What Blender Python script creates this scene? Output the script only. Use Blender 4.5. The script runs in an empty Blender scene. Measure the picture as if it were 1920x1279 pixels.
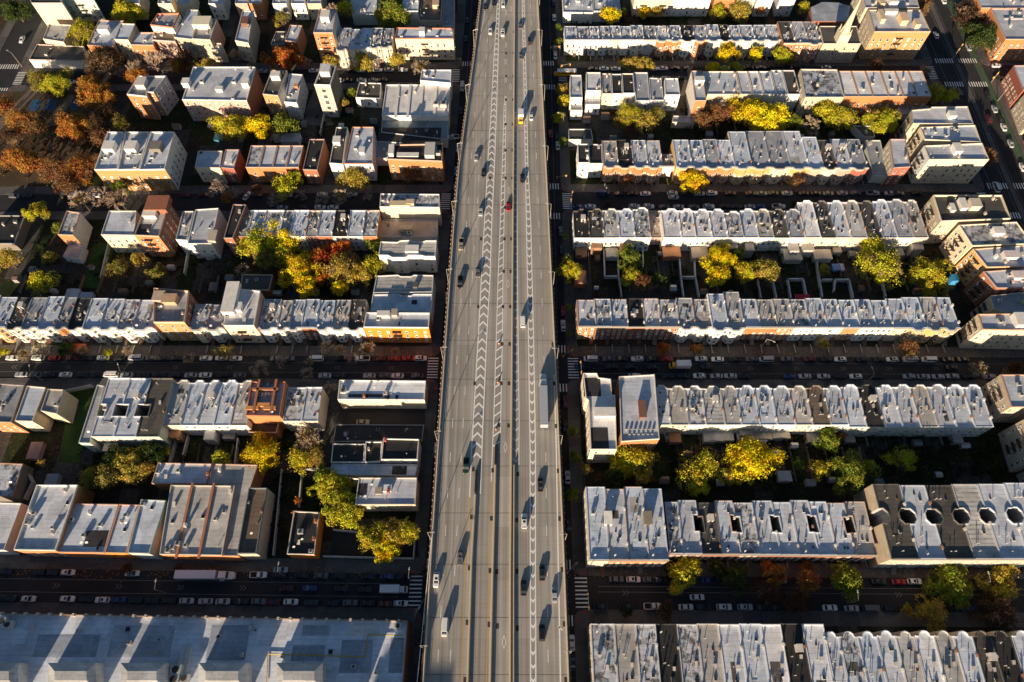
import bpy, math, random
import numpy as np
from mathutils import Vector, Matrix
from mathutils.geometry import tessellate_polygon
R = math.radians
SC = bpy.context.scene
# ------------------------------------------------------------ camera, sky, sun, exposure
CAM_H = 232.0; TILT = R(27.8); FPX = 1280.0; PCX = 960.0; PCY = 639.5
cam = bpy.data.cameras.new('camera'); cam.sensor_width = 36; cam.lens = 24.0
cam.clip_start = 1.0; cam.clip_end = 6000
camo = bpy.data.objects.new('camera', cam); SC.collection.objects.link(camo)
camo.location = (0, 0, CAM_H); camo.rotation_euler = (TILT, 0, 0); SC.camera = camo
SUN_EL = R(12.0); SUN_AZ = R(17.5)      # light travels towards +Y, turned 17.5 degrees to +X
w = bpy.data.worlds.new('World'); SC.world = w; w.use_nodes = True
wn = w.node_tree; bg = wn.nodes['Background']
sky = wn.nodes.new('ShaderNodeTexSky'); sky.sky_type = 'NISHITA'; sky.sun_disc = False
sky.sun_elevation = SUN_EL; sky.sun_rotation = math.pi + SUN_AZ
sky.altitude = 200; sky.air_density = 1.0; sky.dust_density = 0.6; sky.ozone_density = 2.0
wn.links.new(sky.outputs[0], bg.inputs[0]); bg.inputs[1].default_value = 0.05
sl = bpy.data.lights.new('sun', 'SUN'); sl.energy = 5.0; sl.angle = R(0.5); sl.color = (1.0, 0.79, 0.56)
so = bpy.data.objects.new('sun', sl); SC.collection.objects.link(so)
d = Vector((math.sin(SUN_AZ) * math.cos(SUN_EL), math.cos(SUN_AZ) * math.cos(SUN_EL), -math.sin(SUN_EL)))
so.rotation_euler = d.to_track_quat('-Z', 'Y').to_euler(); so.location = (-60, -200, 150)
SC.view_settings.view_transform = 'Standard'; SC.view_settings.look = 'None'
SC.view_settings.exposure = 0.95; SC.view_settings.gamma = 1.0
SC.cycles.max_bounces = 6; SC.cycles.diffuse_bounces = 3; SC.cycles.glossy_bounces = 2
SC.cycles.transmission_bounces = 2; SC.cycles.use_denoising = True
rnd = random.Random(7)

def P(x, y, z=0.0):
    """world x, y of the photograph's pixel (1920 wide) on the plane at height z"""
    dx = (x - PCX) / FPX; dy = -(y - PCY) / FPX
    wy = math.sin(TILT) + dy * math.cos(TILT); wz = -math.cos(TILT) + dy * math.sin(TILT)
    t = (z - CAM_H) / wz
    return (dx * t, wy * t)

# ------------------------------------------------------------ materials
def new_mat(name, rough=0.85, metal=0.0, spec=0.3):
    m = bpy.data.materials.new(name); m.use_nodes = True
    b = m.node_tree.nodes['Principled BSDF']
    b.inputs['Roughness'].default_value = rough; b.inputs['Metallic'].default_value = metal
    b.inputs['Specular IOR Level'].default_value = spec
    return m, m.node_tree, b
class G:
    """tiny helper to write node graphs"""
    def __init__(s, nt): s.nt = nt
    def n(s, typ, **kw):
        x = s.nt.nodes.new(typ)
        for k, v in kw.items(): setattr(x, k, v)
        return x
    def link(s, a, b): s.nt.links.new(a, b)
    def math(s, op, a, b=None, c=None):
        x = s.n('ShaderNodeMath', operation=op)
        for i, v in enumerate((a, b, c)):
            if v is None: continue
            if isinstance(v, (int, float)): x.inputs[i].default_value = v
            else: s.link(v, x.inputs[i])
        return x.outputs[0]
    def mix(s, f, a, b, mode='MIX'):
        x = s.n('ShaderNodeMix', data_type='RGBA', blend_type=mode)
        for i, v in ((0, f), (6, a), (7, b)):
            if isinstance(v, (int, float)): x.inputs[i].default_value = v
            elif isinstance(v, tuple): x.inputs[i].default_value = (*v, 1) if len(v) == 3 else v
            else: s.link(v, x.inputs[i])
        return x.outputs[2]
    def noise(s, vec, scale, detail=3, rough=0.6):
        x = s.n('ShaderNodeTexNoise'); x.inputs['Scale'].default_value = scale
        x.inputs['Detail'].default_value = detail; x.inputs['Roughness'].default_value = rough
        s.link(vec, x.inputs['Vector']); return x.outputs[0]
    def map(s, v, a, b, c, d):
        x = s.n('ShaderNodeMapRange'); s.link(v, x.inputs[0])
        for i, q in enumerate((a, b, c, d)): x.inputs[i + 1].default_value = q
        return x.outputs[0]
    def vscale(s, vec, sc):
        x = s.n('ShaderNodeVectorMath', operation='MULTIPLY'); s.link(vec, x.inputs[0]); x.inputs[1].default_value = sc
        return x.outputs[0]
    def vadd(s, vec, other):
        x = s.n('ShaderNodeVectorMath', operation='ADD'); s.link(vec, x.inputs[0]); s.link(other, x.inputs[1])
        return x.outputs[0]
    def sep(s, vec):
        x = s.n('ShaderNodeSeparateXYZ'); s.link(vec, x.inputs[0]); return x.outputs
def objcol(g):
    o = g.n('ShaderNodeObjectInfo'); return o.outputs['Color'], o.outputs['Random']
def pos(g): return g.n('ShaderNodeNewGeometry').outputs['Position']
def mul(g, col, val):                      # colour times a grey value
    c = g.n('ShaderNodeCombineColor')
    for i in range(3): g.link(val, c.inputs[i])
    return g.mix(1.0, col, c.outputs[0], 'MULTIPLY')

def roof_mat(name, kind):
    m, nt, b = new_mat(name, 0.6, 0.0, 0.35); g = G(nt)
    col, r = objcol(g); p = pos(g)
    off = g.n('ShaderNodeCombineXYZ'); g.link(g.math('MULTIPLY', r, 97.0), off.inputs[0]); g.link(g.math('MULTIPLY', r, 53.0), off.inputs[1])
    q = g.vadd(p, off.outputs[0])
    big = g.map(g.noise(q, 0.16, 3), 0.3, 0.7, 0.8, 1.12)
    fine = g.map(g.noise(g.vscale(q, (2.6, 0.7, 1)), 1.0, 4, 0.7), 0.3, 0.75, 0.86, 1.08)
    x = g.math('MULTIPLY', big, fine)
    xyz = g.sep(q)
    fr = g.math('FRACT', g.math('DIVIDE', xyz[1], 1.45))
    seam = g.math('LESS_THAN', fr, 0.17 if kind != 'striped' else 0.34)
    depth = {'silver': 0.24, 'mottled': 0.28, 'striped': 0.5, 'dark': 0.35}[kind]
    wob = g.map(g.noise(g.vscale(q, (0.35, 1.5, 1)), 1.0, 2), 0.35, 0.65, 0.1, 1.0)
    x = g.math('MULTIPLY', x, g.math('SUBTRACT', 1.0, g.math('MULTIPLY', g.math('MULTIPLY', seam, depth), wob)))
    lo, hi = {'silver': (0.62, 0.70), 'mottled': (0.47, 0.58), 'striped': (0.60, 0.68), 'dark': (0.64, 0.75)}[kind]
    st = g.map(g.noise(q, 0.42, 5, 0.72), lo, hi, 0.0, 1.0)
    c = mul(g, col, x)
    c = g.mix(g.math('MULTIPLY', st, {'silver': 0.36, 'mottled': 0.85, 'striped': 0.6, 'dark': 0.4}[kind]), c, (0.06, 0.052, 0.045) if kind != 'dark' else (0.16, 0.15, 0.14))
    rust = g.map(g.noise(g.vadd(q, off.outputs[0]), 0.22, 4, 0.7), 0.63, 0.72, 0.0, 0.45)
    c = g.mix(rust, c, (0.22, 0.16, 0.10))
    pa = g.n('ShaderNodeTexVoronoi', distance='CHEBYCHEV'); pa.inputs['Scale'].default_value = 0.22; g.link(q, pa.inputs['Vector'])
    pc = g.n('ShaderNodeSeparateColor'); g.link(pa.outputs['Color'], pc.inputs[0])
    c = mul(g, c, g.map(pc.outputs[0], 0.0, 1.0, 0.83, 1.08))
    wc = g.map(g.noise(g.vscale(q, (1.0, .6, 1)), 0.3, 5, 0.75), 0.55, 0.66, 0.0, {'silver': .28, 'mottled': .5, 'striped': .15, 'dark': .0}[kind])
    c = g.mix(wc, c, (0.80, 0.82, 0.86))
    sm = g.map(g.noise(g.vadd(q, off.outputs[0]), 1.1, 5, 0.8), 0.64, 0.70, 0.0, 0.4)
    c = g.mix(sm, c, (0.10, 0.09, 0.085))
    g.link(c, b.inputs['Base Color']); return m
ROOFM = {k: roof_mat('roof_' + k, k) for k in ('silver', 'mottled', 'striped', 'dark')}

def simple_mat(name, rough=0.85, var=0.12, scale=1.2, color=None, spec=0.3, metal=0.0, streak=None):
    m, nt, b = new_mat(name, rough, metal, spec); g = G(nt)
    if color is None: col, r = objcol(g)
    else:
        c0 = g.n('ShaderNodeRGB'); c0.outputs[0].default_value = (*color, 1); col = c0.outputs[0]
    p = pos(g)
    v = g.map(g.noise(g.vscale(p, streak) if streak else p, scale, 4), 0.25, 0.75, 1 - var, 1 + var)
    g.link(mul(g, col, v), b.inputs['Base Color']); return m
M_WALL = simple_mat('painted_masonry', 0.88, 0.16, 0.8)
# brick: courses and mottling inside the material
def brick_mat():
    m, nt, b = new_mat('brick', 0.9, 0, 0.2); g = G(nt); col, r = objcol(g); p = pos(g)
    z = g.sep(p)[2]
    band = g.map(g.math('FRACT', g.math('DIVIDE', z, 0.6)), 0.0, 0.25, 0.82, 1.0)
    v = g.math('MULTIPLY', g.map(g.noise(p, 2.5, 4, 0.7), 0.3, 0.7, 0.8, 1.18), band)
    g.link(mul(g, col, v), b.inputs['Base Color']); return m
M_BRICK = brick_mat()
M_TRIM = simple_mat('painted_trim', 0.7, 0.06, 2.0)
M_METAL = simple_mat('galvanised_metal', 0.45, 0.1, 1.5, metal=0.4, spec=0.5)
M_GLASS, _nt, _b = new_mat('window_glass', 0.12, 0, 0.6); _b.inputs['Base Color'].default_value = (0.018, 0.022, 0.03, 1)
M_PAINT, _nt, _b = new_mat('car_paint', 0.32, 0, 0.5); _g = G(_nt); _c, _r = objcol(_g); _g.link(_c, _b.inputs['Base Color']); _b.inputs['Coat Weight'].default_value = 0.4
M_RUBBER = simple_mat('rubber', 0.9, 0.05, 3, (0.02, 0.02, 0.02))
M_LAMPGLASS = simple_mat('lamp_glass', 0.3, 0.02, 3)
M_BARK = simple_mat('bark', 0.95, 0.2, 3, (0.11, 0.085, 0.06))
M_TWIG = simple_mat('twig_bark', 0.95, 0.15, 3)

def leaf_mat():
    m = bpy.data.materials.new('autumn_leaf'); m.use_nodes = True; nt = m.node_tree; g = G(nt)
    b = nt.nodes['Principled BSDF']; out = nt.nodes['Material Output']
    b.inputs['Roughness'].default_value = 0.6; b.inputs['Specular IOR Level'].default_value = 0.2
    col, r = objcol(g); p = pos(g)
    hs = g.n('ShaderNodeHueSaturation'); g.link(col, hs.inputs['Color'])
    nz = g.noise(p, 0.33, 3)
    g.link(g.map(nz, 0.35, 0.65, 0.468, 0.528), hs.inputs['Hue'])
    geo = g.n('ShaderNodeNewGeometry')
    ri = g.map(geo.outputs['Random Per Island'], 0, 1, 0.78, 1.25)
    g.link(g.math('MULTIPLY', ri, g.map(g.noise(p, 0.6, 3), 0.32, 0.68, 0.62, 1.32)), hs.inputs['Value'])
    g.link(hs.outputs[0], b.inputs['Base Color'])
    tr = g.n('ShaderNodeBsdfTranslucent'); g.link(hs.outputs[0], tr.inputs[0])
    mx = g.n('ShaderNodeMixShader'); mx.inputs[0].default_value = 0.3
    g.link(b.outputs[0], mx.inputs[1]); g.link(tr.outputs[0], mx.inputs[2]); g.link(mx.outputs[0], out.inputs[0])
    return m
M_LEAF = leaf_mat()

def deck_mat():
    m, nt, b = new_mat('deck_concrete', 0.85, 0, 0.25); g = G(nt); p = pos(g)
    c0 = g.n('ShaderNodeRGB'); c0.outputs[0].default_value = (0.42, 0.39, 0.345, 1)
    s1 = g.map(g.noise(g.vscale(p, (0.75, 0.004, 1)), 1.0, 3, 0.65), 0.3, 0.7, 0.66, 1.18)   # wheel tracks
    s2 = g.map(g.noise(g.vscale(p, (1.6, 0.02, 1)), 1.0, 3, 0.6), 0.35, 0.7, 0.88, 1.06)
    s3 = g.map(g.noise(p, 0.09, 4), 0.3, 0.7, 0.9, 1.08)
    s4 = g.map(g.noise(p, 3.0, 3), 0.3, 0.7, 0.95, 1.05)
    y = g.sep(p)[1]
    ln = g.math('LESS_THAN', g.math('FRACT', g.math('DIVIDE', y, 1.25)), 0.14)
    s5 = g.math('SUBTRACT', 1.0, g.math('MULTIPLY', ln, g.map(g.noise(g.vscale(p, (0.12, 0.4, 1)), 1, 2), 0.4, 0.65, 0.0, 0.13)))
    cell = g.n('ShaderNodeTexWhiteNoise', noise_dimensions='2D')
    cx = g.n('ShaderNodeCombineXYZ'); xs = g.sep(p)
    g.link(g.math('FLOOR', g.math('DIVIDE', g.math('ADD', xs[0], 400), 7.3)), cx.inputs[0]); g.link(g.math('FLOOR', g.math('DIVIDE', y, 16.5)), cx.inputs[1])
    g.link(cx.outputs[0], cell.inputs['Vector'])
    s6 = g.map(cell.outputs['Value'], 0, 1, 0.88, 1.06)
    v = s1
    for s in (s2, s3, s4, s5, s6): v = g.math('MULTIPLY', v, s)
    sp = g.map(g.noise(g.vscale(p, (0.7, 0.12, 1)), 1.0, 5, 0.75), 0.68, 0.8, 0, 0.5)
    g.link(g.mix(sp, mul(g, c0.outputs[0], v), (0.09, 0.08, 0.075)), b.inputs['Base Color']); return m
M_DECK = deck_mat()
def asphalt_mat(name, col, patch=0.25):
    m, nt, b = new_mat(name, 0.9, 0, 0.2); g = G(nt); p = pos(g)
    c0 = g.n('ShaderNodeRGB'); c0.outputs[0].default_value = (*col, 1)
    v = g.math('MULTIPLY', g.map(g.noise(p, 0.08, 4), 0.3, 0.7, 1 - patch, 1 + patch), g.map(g.noise(p, 1.7, 4), 0.3, 0.7, 0.85, 1.12))
    g.link(mul(g, c0.outputs[0], v), b.inputs['Base Color']); return m
M_ASPHALT = asphalt_mat('asphalt', (0.034, 0.035, 0.039))
def slab_mat():
    m, nt, b = new_mat('sidewalk_concrete', 0.9, 0, 0.2); g = G(nt); p = pos(g); xs = g.sep(p)
    cx = g.n('ShaderNodeCombineXYZ')
    g.link(g.math('FLOOR', g.math('DIVIDE', xs[0], 6.1)), cx.inputs[0]); g.link(g.math('FLOOR', g.math('DIVIDE', xs[1], 5.0)), cx.inputs[1])
    wnz = g.n('ShaderNodeTexWhiteNoise', noise_dimensions='2D'); g.link(cx.outputs[0], wnz.inputs['Vector'])
    j = g.math('LESS_THAN', g.math('FRACT', g.math('DIVIDE', xs[0], 1.52)), 0.05)
    c0 = g.n('ShaderNodeRGB'); c0.outputs[0].default_value = (0.125, 0.12, 0.118, 1)
    v = g.math('MULTIPLY', g.map(wnz.outputs['Value'], 0, 1, 0.72, 1.12), g.math('SUBTRACT', 1.0, g.math('MULTIPLY', j, 0.25)))
    v = g.math('MULTIPLY', v, g.map(g.noise(p, 0.6, 4), 0.3, 0.7, 0.82, 1.1))
    g.link(mul(g, c0.outputs[0], v), b.inputs['Base Color']); return m
M_WALK = slab_mat()
def yard_mat():
    m, nt, b = new_mat('yard_surface', 0.95, 0, 0.1); g = G(nt); p = pos(g); xs = g.sep(p)
    cx = g.n('ShaderNodeCombineXYZ')
    g.link(g.math('FLOOR', g.math('DIVIDE', xs[0], 6.4)), cx.inputs[0]); g.link(g.math('FLOOR', g.math('DIVIDE', g.math('ADD', xs[1], g.math('MULTIPLY', g.math('FLOOR', g.math('DIVIDE', xs[0], 6.4)), 4.7)), 17.0)), cx.inputs[1])
    wnz = g.n('ShaderNodeTexWhiteNoise', noise_dimensions='2D'); g.link(cx.outputs[0], wnz.inputs['Vector'])
    rp = g.n('ShaderNodeValToRGB'); rp.color_ramp.interpolation = 'CONSTANT'; g.link(wnz.outputs['Value'], rp.inputs[0])
    e = rp.color_ramp.elements; cols = [(0, (.028, .036, .016)), (.25, (.065, .062, .06)), (.45, (.04, .034, .025)), (.62, (.024, .032, .015)), (.75, (.085, .08, .074)), (.86, (.07, .048, .036)), (.93, (.04, .036, .03))]
    e[0].position = 0; e[0].color = (*cols[0][1], 1); e[1].position = cols[1][0]; e[1].color = (*cols[1][1], 1)
    for q, c in cols[2:]: k = e.new(q); k.color = (*c, 1)
    v = g.math('MULTIPLY', g.map(g.noise(p, 0.9, 5, 0.7), 0.3, 0.7, 0.5, 1.4), g.map(g.noise(p, 0.15, 3, 0.6), 0.3, 0.7, 0.7, 1.25))
    g.link(mul(g, rp.outputs[0], v), b.inputs['Base Color']); return m
M_YARD = yard_mat()
M_GRASS = asphalt_mat('grass_turf', (0.045, 0.085, 0.018), 0.35)
M_SOIL = asphalt_mat('park_soil', (0.075, 0.055, 0.035), 0.35)
M_PATH = asphalt_mat('park_path', (0.16, 0.13, 0.10), 0.2)
M_COURT = asphalt_mat('court_paint', (0.03, 0.09, 0.19), 0.15)
M_WHITEP = simple_mat('road_paint_white', 0.7, 0.12, 1.5, (0.86, 0.85, 0.82))
M_WORNP = simple_mat('road_paint_worn', 0.8, 0.35, 1.2, (0.2, 0.2, 0.2))
M_YELLOWP = simple_mat('road_paint_yellow', 0.7, 0.12, 1.5, (0.62, 0.36, 0.05))
M_JOINT = simple_mat('expansion_joint', 0.9, 0.2, 1.0, (0.12, 0.105, 0.09))
M_BARR = simple_mat('barrier_concrete', 0.85, 0.12, 1.0, (0.50, 0.42, 0.30))
M_RUST = simple_mat('rusty_steel', 0.8, 0.3, 1.2, (0.16, 0.095, 0.055))
M_DARK = simple_mat('dark_iron', 0.8, 0.2, 1.5, (0.05, 0.04, 0.035))
M_REDP = simple_mat('red_tactile_pad', 0.8, 0.1, 1.5, (0.35, 0.06, 0.05))
M_GREENP = simple_mat('green_cycle_paint', 0.8, 0.2, 0.6, (0.06, 0.11, 0.06))

# ------------------------------------------------------------ mesh helpers
def ngon_mesh(name, verts, faces, mats, mi=None, smooth=False):
    me = bpy.data.meshes.new(name); me.from_pydata([tuple(v) for v in verts], [], faces)
    for m in mats: me.materials.append(m)
    if mi: me.polygons.foreach_set('material_index', mi)
    if smooth: me.polygons.foreach_set('use_smooth', [True] * len(me.polygons))
    me.update(); return me
class MB:
    def __init__(s): s.v = []; s.f = []; s.m = []
    def poly(s, pts, m=0): k = len(s.v); s.v += [tuple(p) for p in pts]; s.f.append(tuple(range(k, k + len(pts)))); s.m.append(m)
    def hexa(s, b4, t4, m=0, top=None, bottom=True):
        k = len(s.v); s.v += [tuple(p) for p in b4] + [tuple(p) for p in t4]; n = len(b4)
        for i in range(n):
            j = (i + 1) % n; s.f.append((k + i, k + j, k + n + j, k + n + i)); s.m.append(m)
        s.f.append(tuple(k + n + i for i in range(n))); s.m.append(m if top is None else top)
        if bottom: s.f.append(tuple(k + n - 1 - i for i in range(n))); s.m.append(m)
    def box(s, c, size, m=0, rot=0.0, top=None, taper=1.0):
        cx, cy, z0 = c; sx, sy, h = size; ca, sa = math.cos(rot), math.sin(rot)
        def q(a, b, t): return (cx + (a * ca - b * sa) * sx / 2 * t, cy + (a * sa + b * ca) * sy / 2 * t)
        def ring(t, z):
            o = []
            for a, b in ((-1, -1), (1, -1), (1, 1), (-1, 1)):
                X = a * sx / 2 * t; Y = b * sy / 2 * t; o.append((cx + X * ca - Y * sa, cy + X * sa + Y * ca, z))
            return o
        s.hexa(ring(1, z0), ring(taper, z0 + h), m, top)
    def prism(s, pts, z0, z1, m=0, top=None): s.hexa([(x, y, z0) for x, y in pts], [(x, y, z1) for x, y in pts], m, top)
    def tube(s, a, b, r0, r1, n=5, m=0):
        a = Vector(a); b = Vector(b); d = (b - a)
        if d.length < 1e-6: return
        u = d.orthogonal().normalized(); v = d.normalized().cross(u); k = len(s.v)
        for p, r in ((a, r0), (b, r1)):
            for i in range(n):
                t = 2 * math.pi * i / n; s.v.append(tuple(p + (u * math.cos(t) + v * math.sin(t)) * r))
        for i in range(n):
            j = (i + 1) % n; s.f.append((k + i, k + j, k + n + j, k + n + i)); s.m.append(m)
        s.f.append(tuple(k + n + i for i in range(n))); s.m.append(m)
    def mesh(s, name, mats, smooth=False): return ngon_mesh(name, s.v, s.f, mats, s.m, smooth)
COL = bpy.data.collections.new('place'); SC.collection.children.link(COL)
def link(name, me, parent=None, loc=(0, 0, 0), rz=0.0, sc=None, color=None):
    o = bpy.data.objects.new(name, me); COL.objects.link(o)
    if parent: o.parent = parent
    o.location = loc
    if rz: o.rotation_euler = (0, 0, rz)
    if sc: o.scale = sc if isinstance(sc, tuple) else (sc, sc, sc)
    if color: o.color = (*color, 1)
    return o
def tag(o, label=None, cat=None, group=None, kind=None):
    if label: o['label'] = label
    if cat: o['category'] = cat
    if group: o['group'] = group
    if kind: o['kind'] = kind
    return o
def root(name, loc, label, cat, group=None): return tag(link(name, None, loc=loc), label, cat, group)
_ones = 'zeroth first second third fourth fifth sixth seventh eighth ninth tenth eleventh twelfth thirteenth fourteenth fifteenth sixteenth seventeenth eighteenth nineteenth'.split()
_tens = ['', '', 'twent', 'thirt', 'fort', 'fift']
def nth(n):
    if n < 20: return _ones[n]
    return _tens[n // 10] + 'ieth' if n % 10 == 0 else _tens[n // 10] + 'y-' + _ones[n % 10]
def struct(name, me, **k): return tag(link(name, me, **k), kind='structure')
def sheet(name, pts, z, mat, hole=None):
    mb = MB(); mb.poly([(x, y, z) for x, y in pts]); return struct(name, mb.mesh(name, [mat]))
def ccw(p):
    a = sum(p[i][0] * p[(i + 1) % len(p)][1] - p[(i + 1) % len(p)][0] * p[i][1] for i in range(len(p)))
    return list(p) if a > 0 else list(reversed(p))

# ------------------------------------------------------------ ground, blocks, streets
sheet('ground', [(-2500, -1500), (2500, -1500), (2500, 4000), (-2500, 4000)], 0.0, M_ASPHALT)
STREET_PX = [[(0, 147), (960, 141), (1920, 135)], [(0, 381), (960, 377), (1920, 376)], [(0, 688), (960, 690), (1920, 691.5)], [(0, 1097), (960, 1110), (1920, 1117)]]
ST = []
for pts in STREET_PX: ST.append([P(*p) for p in pts])
SHALF = [4.7, 4.7, 4.7, 5.1]
ST = [[(x, y + 78) for x, y in ST[0]]] + ST + [[(x, y - 79) for x, y in ST[3]]]; SHALF = [4.7] + SHALF + [4.7]
def sty(i, x):                              # world y of street centre i (0 is beyond the top of the photo) at world x
    a, b, c = ST[i]
    (x0, y0), (x1, y1) = (a, b) if x < b[0] else (b, c)
    return y0 + (y1 - y0) * (x - x0) / (x1 - x0)
AVL = [P(864, 143), P(794, 1110)]; AVR = [P(1045, 138), P(1075, 1110)]
def avx(l, y): (x0, y0), (x1, y1) = l; return x0 + (x1 - x0) * (y - y0) / (y1 - y0)
def corner(cx, cy, qx, qy, r=3.2):
    o = []
    for k in range(5):
        t = k / 4 * math.pi / 2; o.append((cx + qx * (r - r * math.sin(t)) * 1.0, cy + qy * (r - r * math.cos(t))))
    return o
def block(i, x0f, x1f, name='sidewalk'):     # block between street i (upper) and i + 1 (lower)
    yt = lambda x: sty(i, x) - SHALF[i]; yb = lambda x: sty(i + 1, x) + SHALF[i + 1]
    xa, xb = x0f(yb(0)), x1f(yb(0)); xc, xd = x1f(yt(0)), x0f(yt(0))
    pts = []
    pts += [(xa + 3.2 - 3.2 * math.sin(t), yb(xa) + 3.2 - 3.2 * math.cos(t)) for t in [math.pi / 2 * (1 - k / 4) for k in range(5)]]
    pts += [(xb - 3.2 + 3.2 * math.sin(t), yb(xb) + 3.2 - 3.2 * math.cos(t)) for t in [math.pi / 2 * k / 4 for k in range(5)]]
    pts += [(xc - 3.2 + 3.2 * math.sin(t), yt(xc) - 3.2 + 3.2 * math.cos(t)) for t in [math.pi / 2 * (1 - k / 4) for k in range(5)]]
    pts += [(xd + 3.2 - 3.2 * math.sin(t), yt(xd) - 3.2 + 3.2 * math.cos(t)) for t in [math.pi / 2 * k / 4 for k in range(5)]]
    mb = MB(); mb.prism(pts, 0.0, 0.15); struct(name, mb.mesh(name, [M_WALK]))
    s = 4.4
    inner = [(xa + s, yb(xa) + s), (xb - s, yb(xb) + s), (xc - s, yt(xc) - s), (xd + s, yt(xd) - s)]
    sheet('yard_ground', inner, 0.16, M_YARD)
    for cx, cy, qx, qy in ((xb, yb(xb), -1, 1), (xc, yt(xc), -1, -1), (xa, yb(xa), 1, 1), (xd, yt(xd), 1, -1)):
        mb = MB()
        mb.box((cx + qx * 3.4, cy + qy * 0.9, 0.154), (1.3, 0.7, 0.004)); mb.box((cx + qx * 0.9, cy + qy * 3.4, 0.154), (0.7, 1.3, 0.004))
        struct('kerb_ramp_pad', mb.mesh('kerb_ramp_pad', [M_REDP]))
FW = lambda y: 206.0; EW = lambda y: 229.5; SE2 = lambda y: -240.0
for i in range(5):
    block(i, lambda y: avx(AVR, y), FW); block(i, SE2, lambda y: avx(AVL, y))
    block(i, EW, lambda y: 430.0); block(i, lambda y: -470.0, lambda y: -253.0)

# street and avenue paint
def strip(mb, pts, w, z, m=0):
    for (x0, y0), (x1, y1) in zip(pts, pts[1:]):
        L = math.hypot(x1 - x0, y1 - y0)
        if L < 1e-6: continue
        nx, ny = -(y1 - y0) / L * w / 2, (x1 - x0) / L * w / 2
        mb.poly([(x0 - nx, y0 - ny, z), (x1 - nx, y1 - ny, z), (x1 + nx, y1 + ny, z), (x0 + nx, y0 + ny, z)], m)
mb = MB(); ZP = 0.012
for i in (1, 2, 3, 4):
    for side in (0, 1):
        x0, x1 = (-238, avx(AVL, sty(i, 0)) - 8) if side == 0 else (avx(AVR, sty(i, 0)) + 8, 203)
        n = 30
        if i in (3, 4):
            for off in ((-2.0, 2.0) if side == 0 else ((2.0, -2.3) if i == 3 else (1.9, 0.2))):
                strip(mb, [(x0 + (x1 - x0) * k / n, sty(i, x0 + (x1 - x0) * k / n) + off) for k in range(n + 1)], 0.13, ZP, 1)
            for k in range(10):                              # shared cycle arrows
                x = x0 + (x1 - x0) * (k + 0.5) / 10; y = sty(i, x); dr = -1 if (side == 0 and i == 3) else 1
                for e in (0, 1.1):
                    strip(mb, [(x + dr * e - dr * .9, y + .75), (x + dr * e, y), (x + dr * e - dr * .9, y - .75)], 0.16, ZP, 1)
        # zebra across the street end at the avenue, bars run along the street
        xe = (avx(AVL, sty(i, 0)) - 2.6) if side == 0 else (avx(AVR, sty(i, 0)) + 2.6)
        for k in range(8): y = sty(i, xe) - SHALF[i] + 0.7 + k * (2 * SHALF[i] - 1.4) / 7; mb.poly([(xe - 2, y - .22, ZP), (xe + 2, y - .22, ZP), (xe + 2, y + .22, ZP), (xe - 2, y + .22, ZP)])
        xe = (-240 + 2.6) if side == 0 else (206 - 2.6)
        for k in range(8): y = sty(i, xe) - SHALF[i] + 0.7 + k * (2 * SHALF[i] - 1.4) / 7; mb.poly([(xe - 2, y - .22, ZP), (xe + 2, y - .22, ZP), (xe + 2, y + .22, ZP), (xe - 2, y + .22, ZP)])
    for (a, b) in ((avx(AVL, sty(i, 0)), -14.5), (9.0, 20.5), (207, 227.5), (-252, -241)):      # zebras across the avenues
        for q in (-1, 1):
            xm = (a + b) / 2; y = sty(i, xm) + q * (SHALF[i] + 3.4)
            x = a + 0.6
            while x < b: mb.poly([(x, y - 1.6, ZP), (x + .45, y - 1.6, ZP), (x + .45, y + 1.6, ZP), (x, y + 1.6, ZP)]); x += 1.15
for X in (17.2,): strip(mb, [(avx(AVR, -120) - 3.0, -120), (avx(AVR, 520) - 3.0, 520)], 0.13, ZP, 1)
strip(mb, [(avx(AVL, -120) + 3.0, -120), (avx(AVL, 520) + 3.0, 520)], 0.13, ZP, 1)
for X in (209, 215.5, 219.5, 226): strip(mb, [(X, -150), (X, 520)], 0.15, ZP, 1)
struct('road_markings', mb.mesh('road_markings', [M_WHITEP, M_WORNP]))
mb = MB(); mb.prism([(216.4, -150), (218.6, -150), (218.6, 520), (216.4, 520)], 0, 0.14); struct('median_strip', mb.mesh('median_strip', [M_WALK]))
sheet('cycle_path', [(226.3, -150), (229.2, -150), (229.2, 520), (226.3, 520)], 0.008, M_GREENP)
# park by the far left avenue
def pxs(pts, z=0.0): return ccw([P(x, y, z) for x, y in pts])
sheet('park_ground', pxs([(-60, 172), (205, 172), (150, 345), (-90, 352)], .16), 0.17, M_SOIL)
sheet('park_path', pxs([(-40, 262), (55, 168), (75, 168), (-40, 285)], .16), 0.176, M_PATH)
sheet('park_path', pxs([(88, 236), (128, 178), (142, 178), (104, 236)], .16), 0.176, M_PATH)
for q in ([(52, 208), (60, 187), (78, 187), (72, 208)], [(80, 207), (90, 187), (110, 187), (101, 207)], [(131, 205), (135, 187), (153, 187), (144, 207)]):
    sheet('sports_court', pxs(q, .17), 0.18, M_COURT)
for q in ([(108, 868), (135, 735), (172, 722), (150, 868)], [(150, 540), (178, 450), (215, 462), (190, 540)]):
    o = sheet('grass_lawn', pxs(q, .17), 0.175, M_GRASS); tag(o, kind='stuff')
sheet('parking_lot', pxs([(318, 345), (340, 285), (366, 285), (352, 345)], .17), 0.172, M_ASPHALT)
sheet('parking_lot', pxs([(560, 235), (590, 165), (600, 165), (625, 235)], .17), 0.172, M_WALK)
sheet('driveway', pxs([(1268, 215), (1276, 150), (1288, 150), (1284, 215)], .17), 0.172, M_PATH)
sheet('paved_yard', pxs([(620, 1040), (622, 985), (782, 990), (786, 1045)], .17), 0.172, M_ASPHALT)
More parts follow.
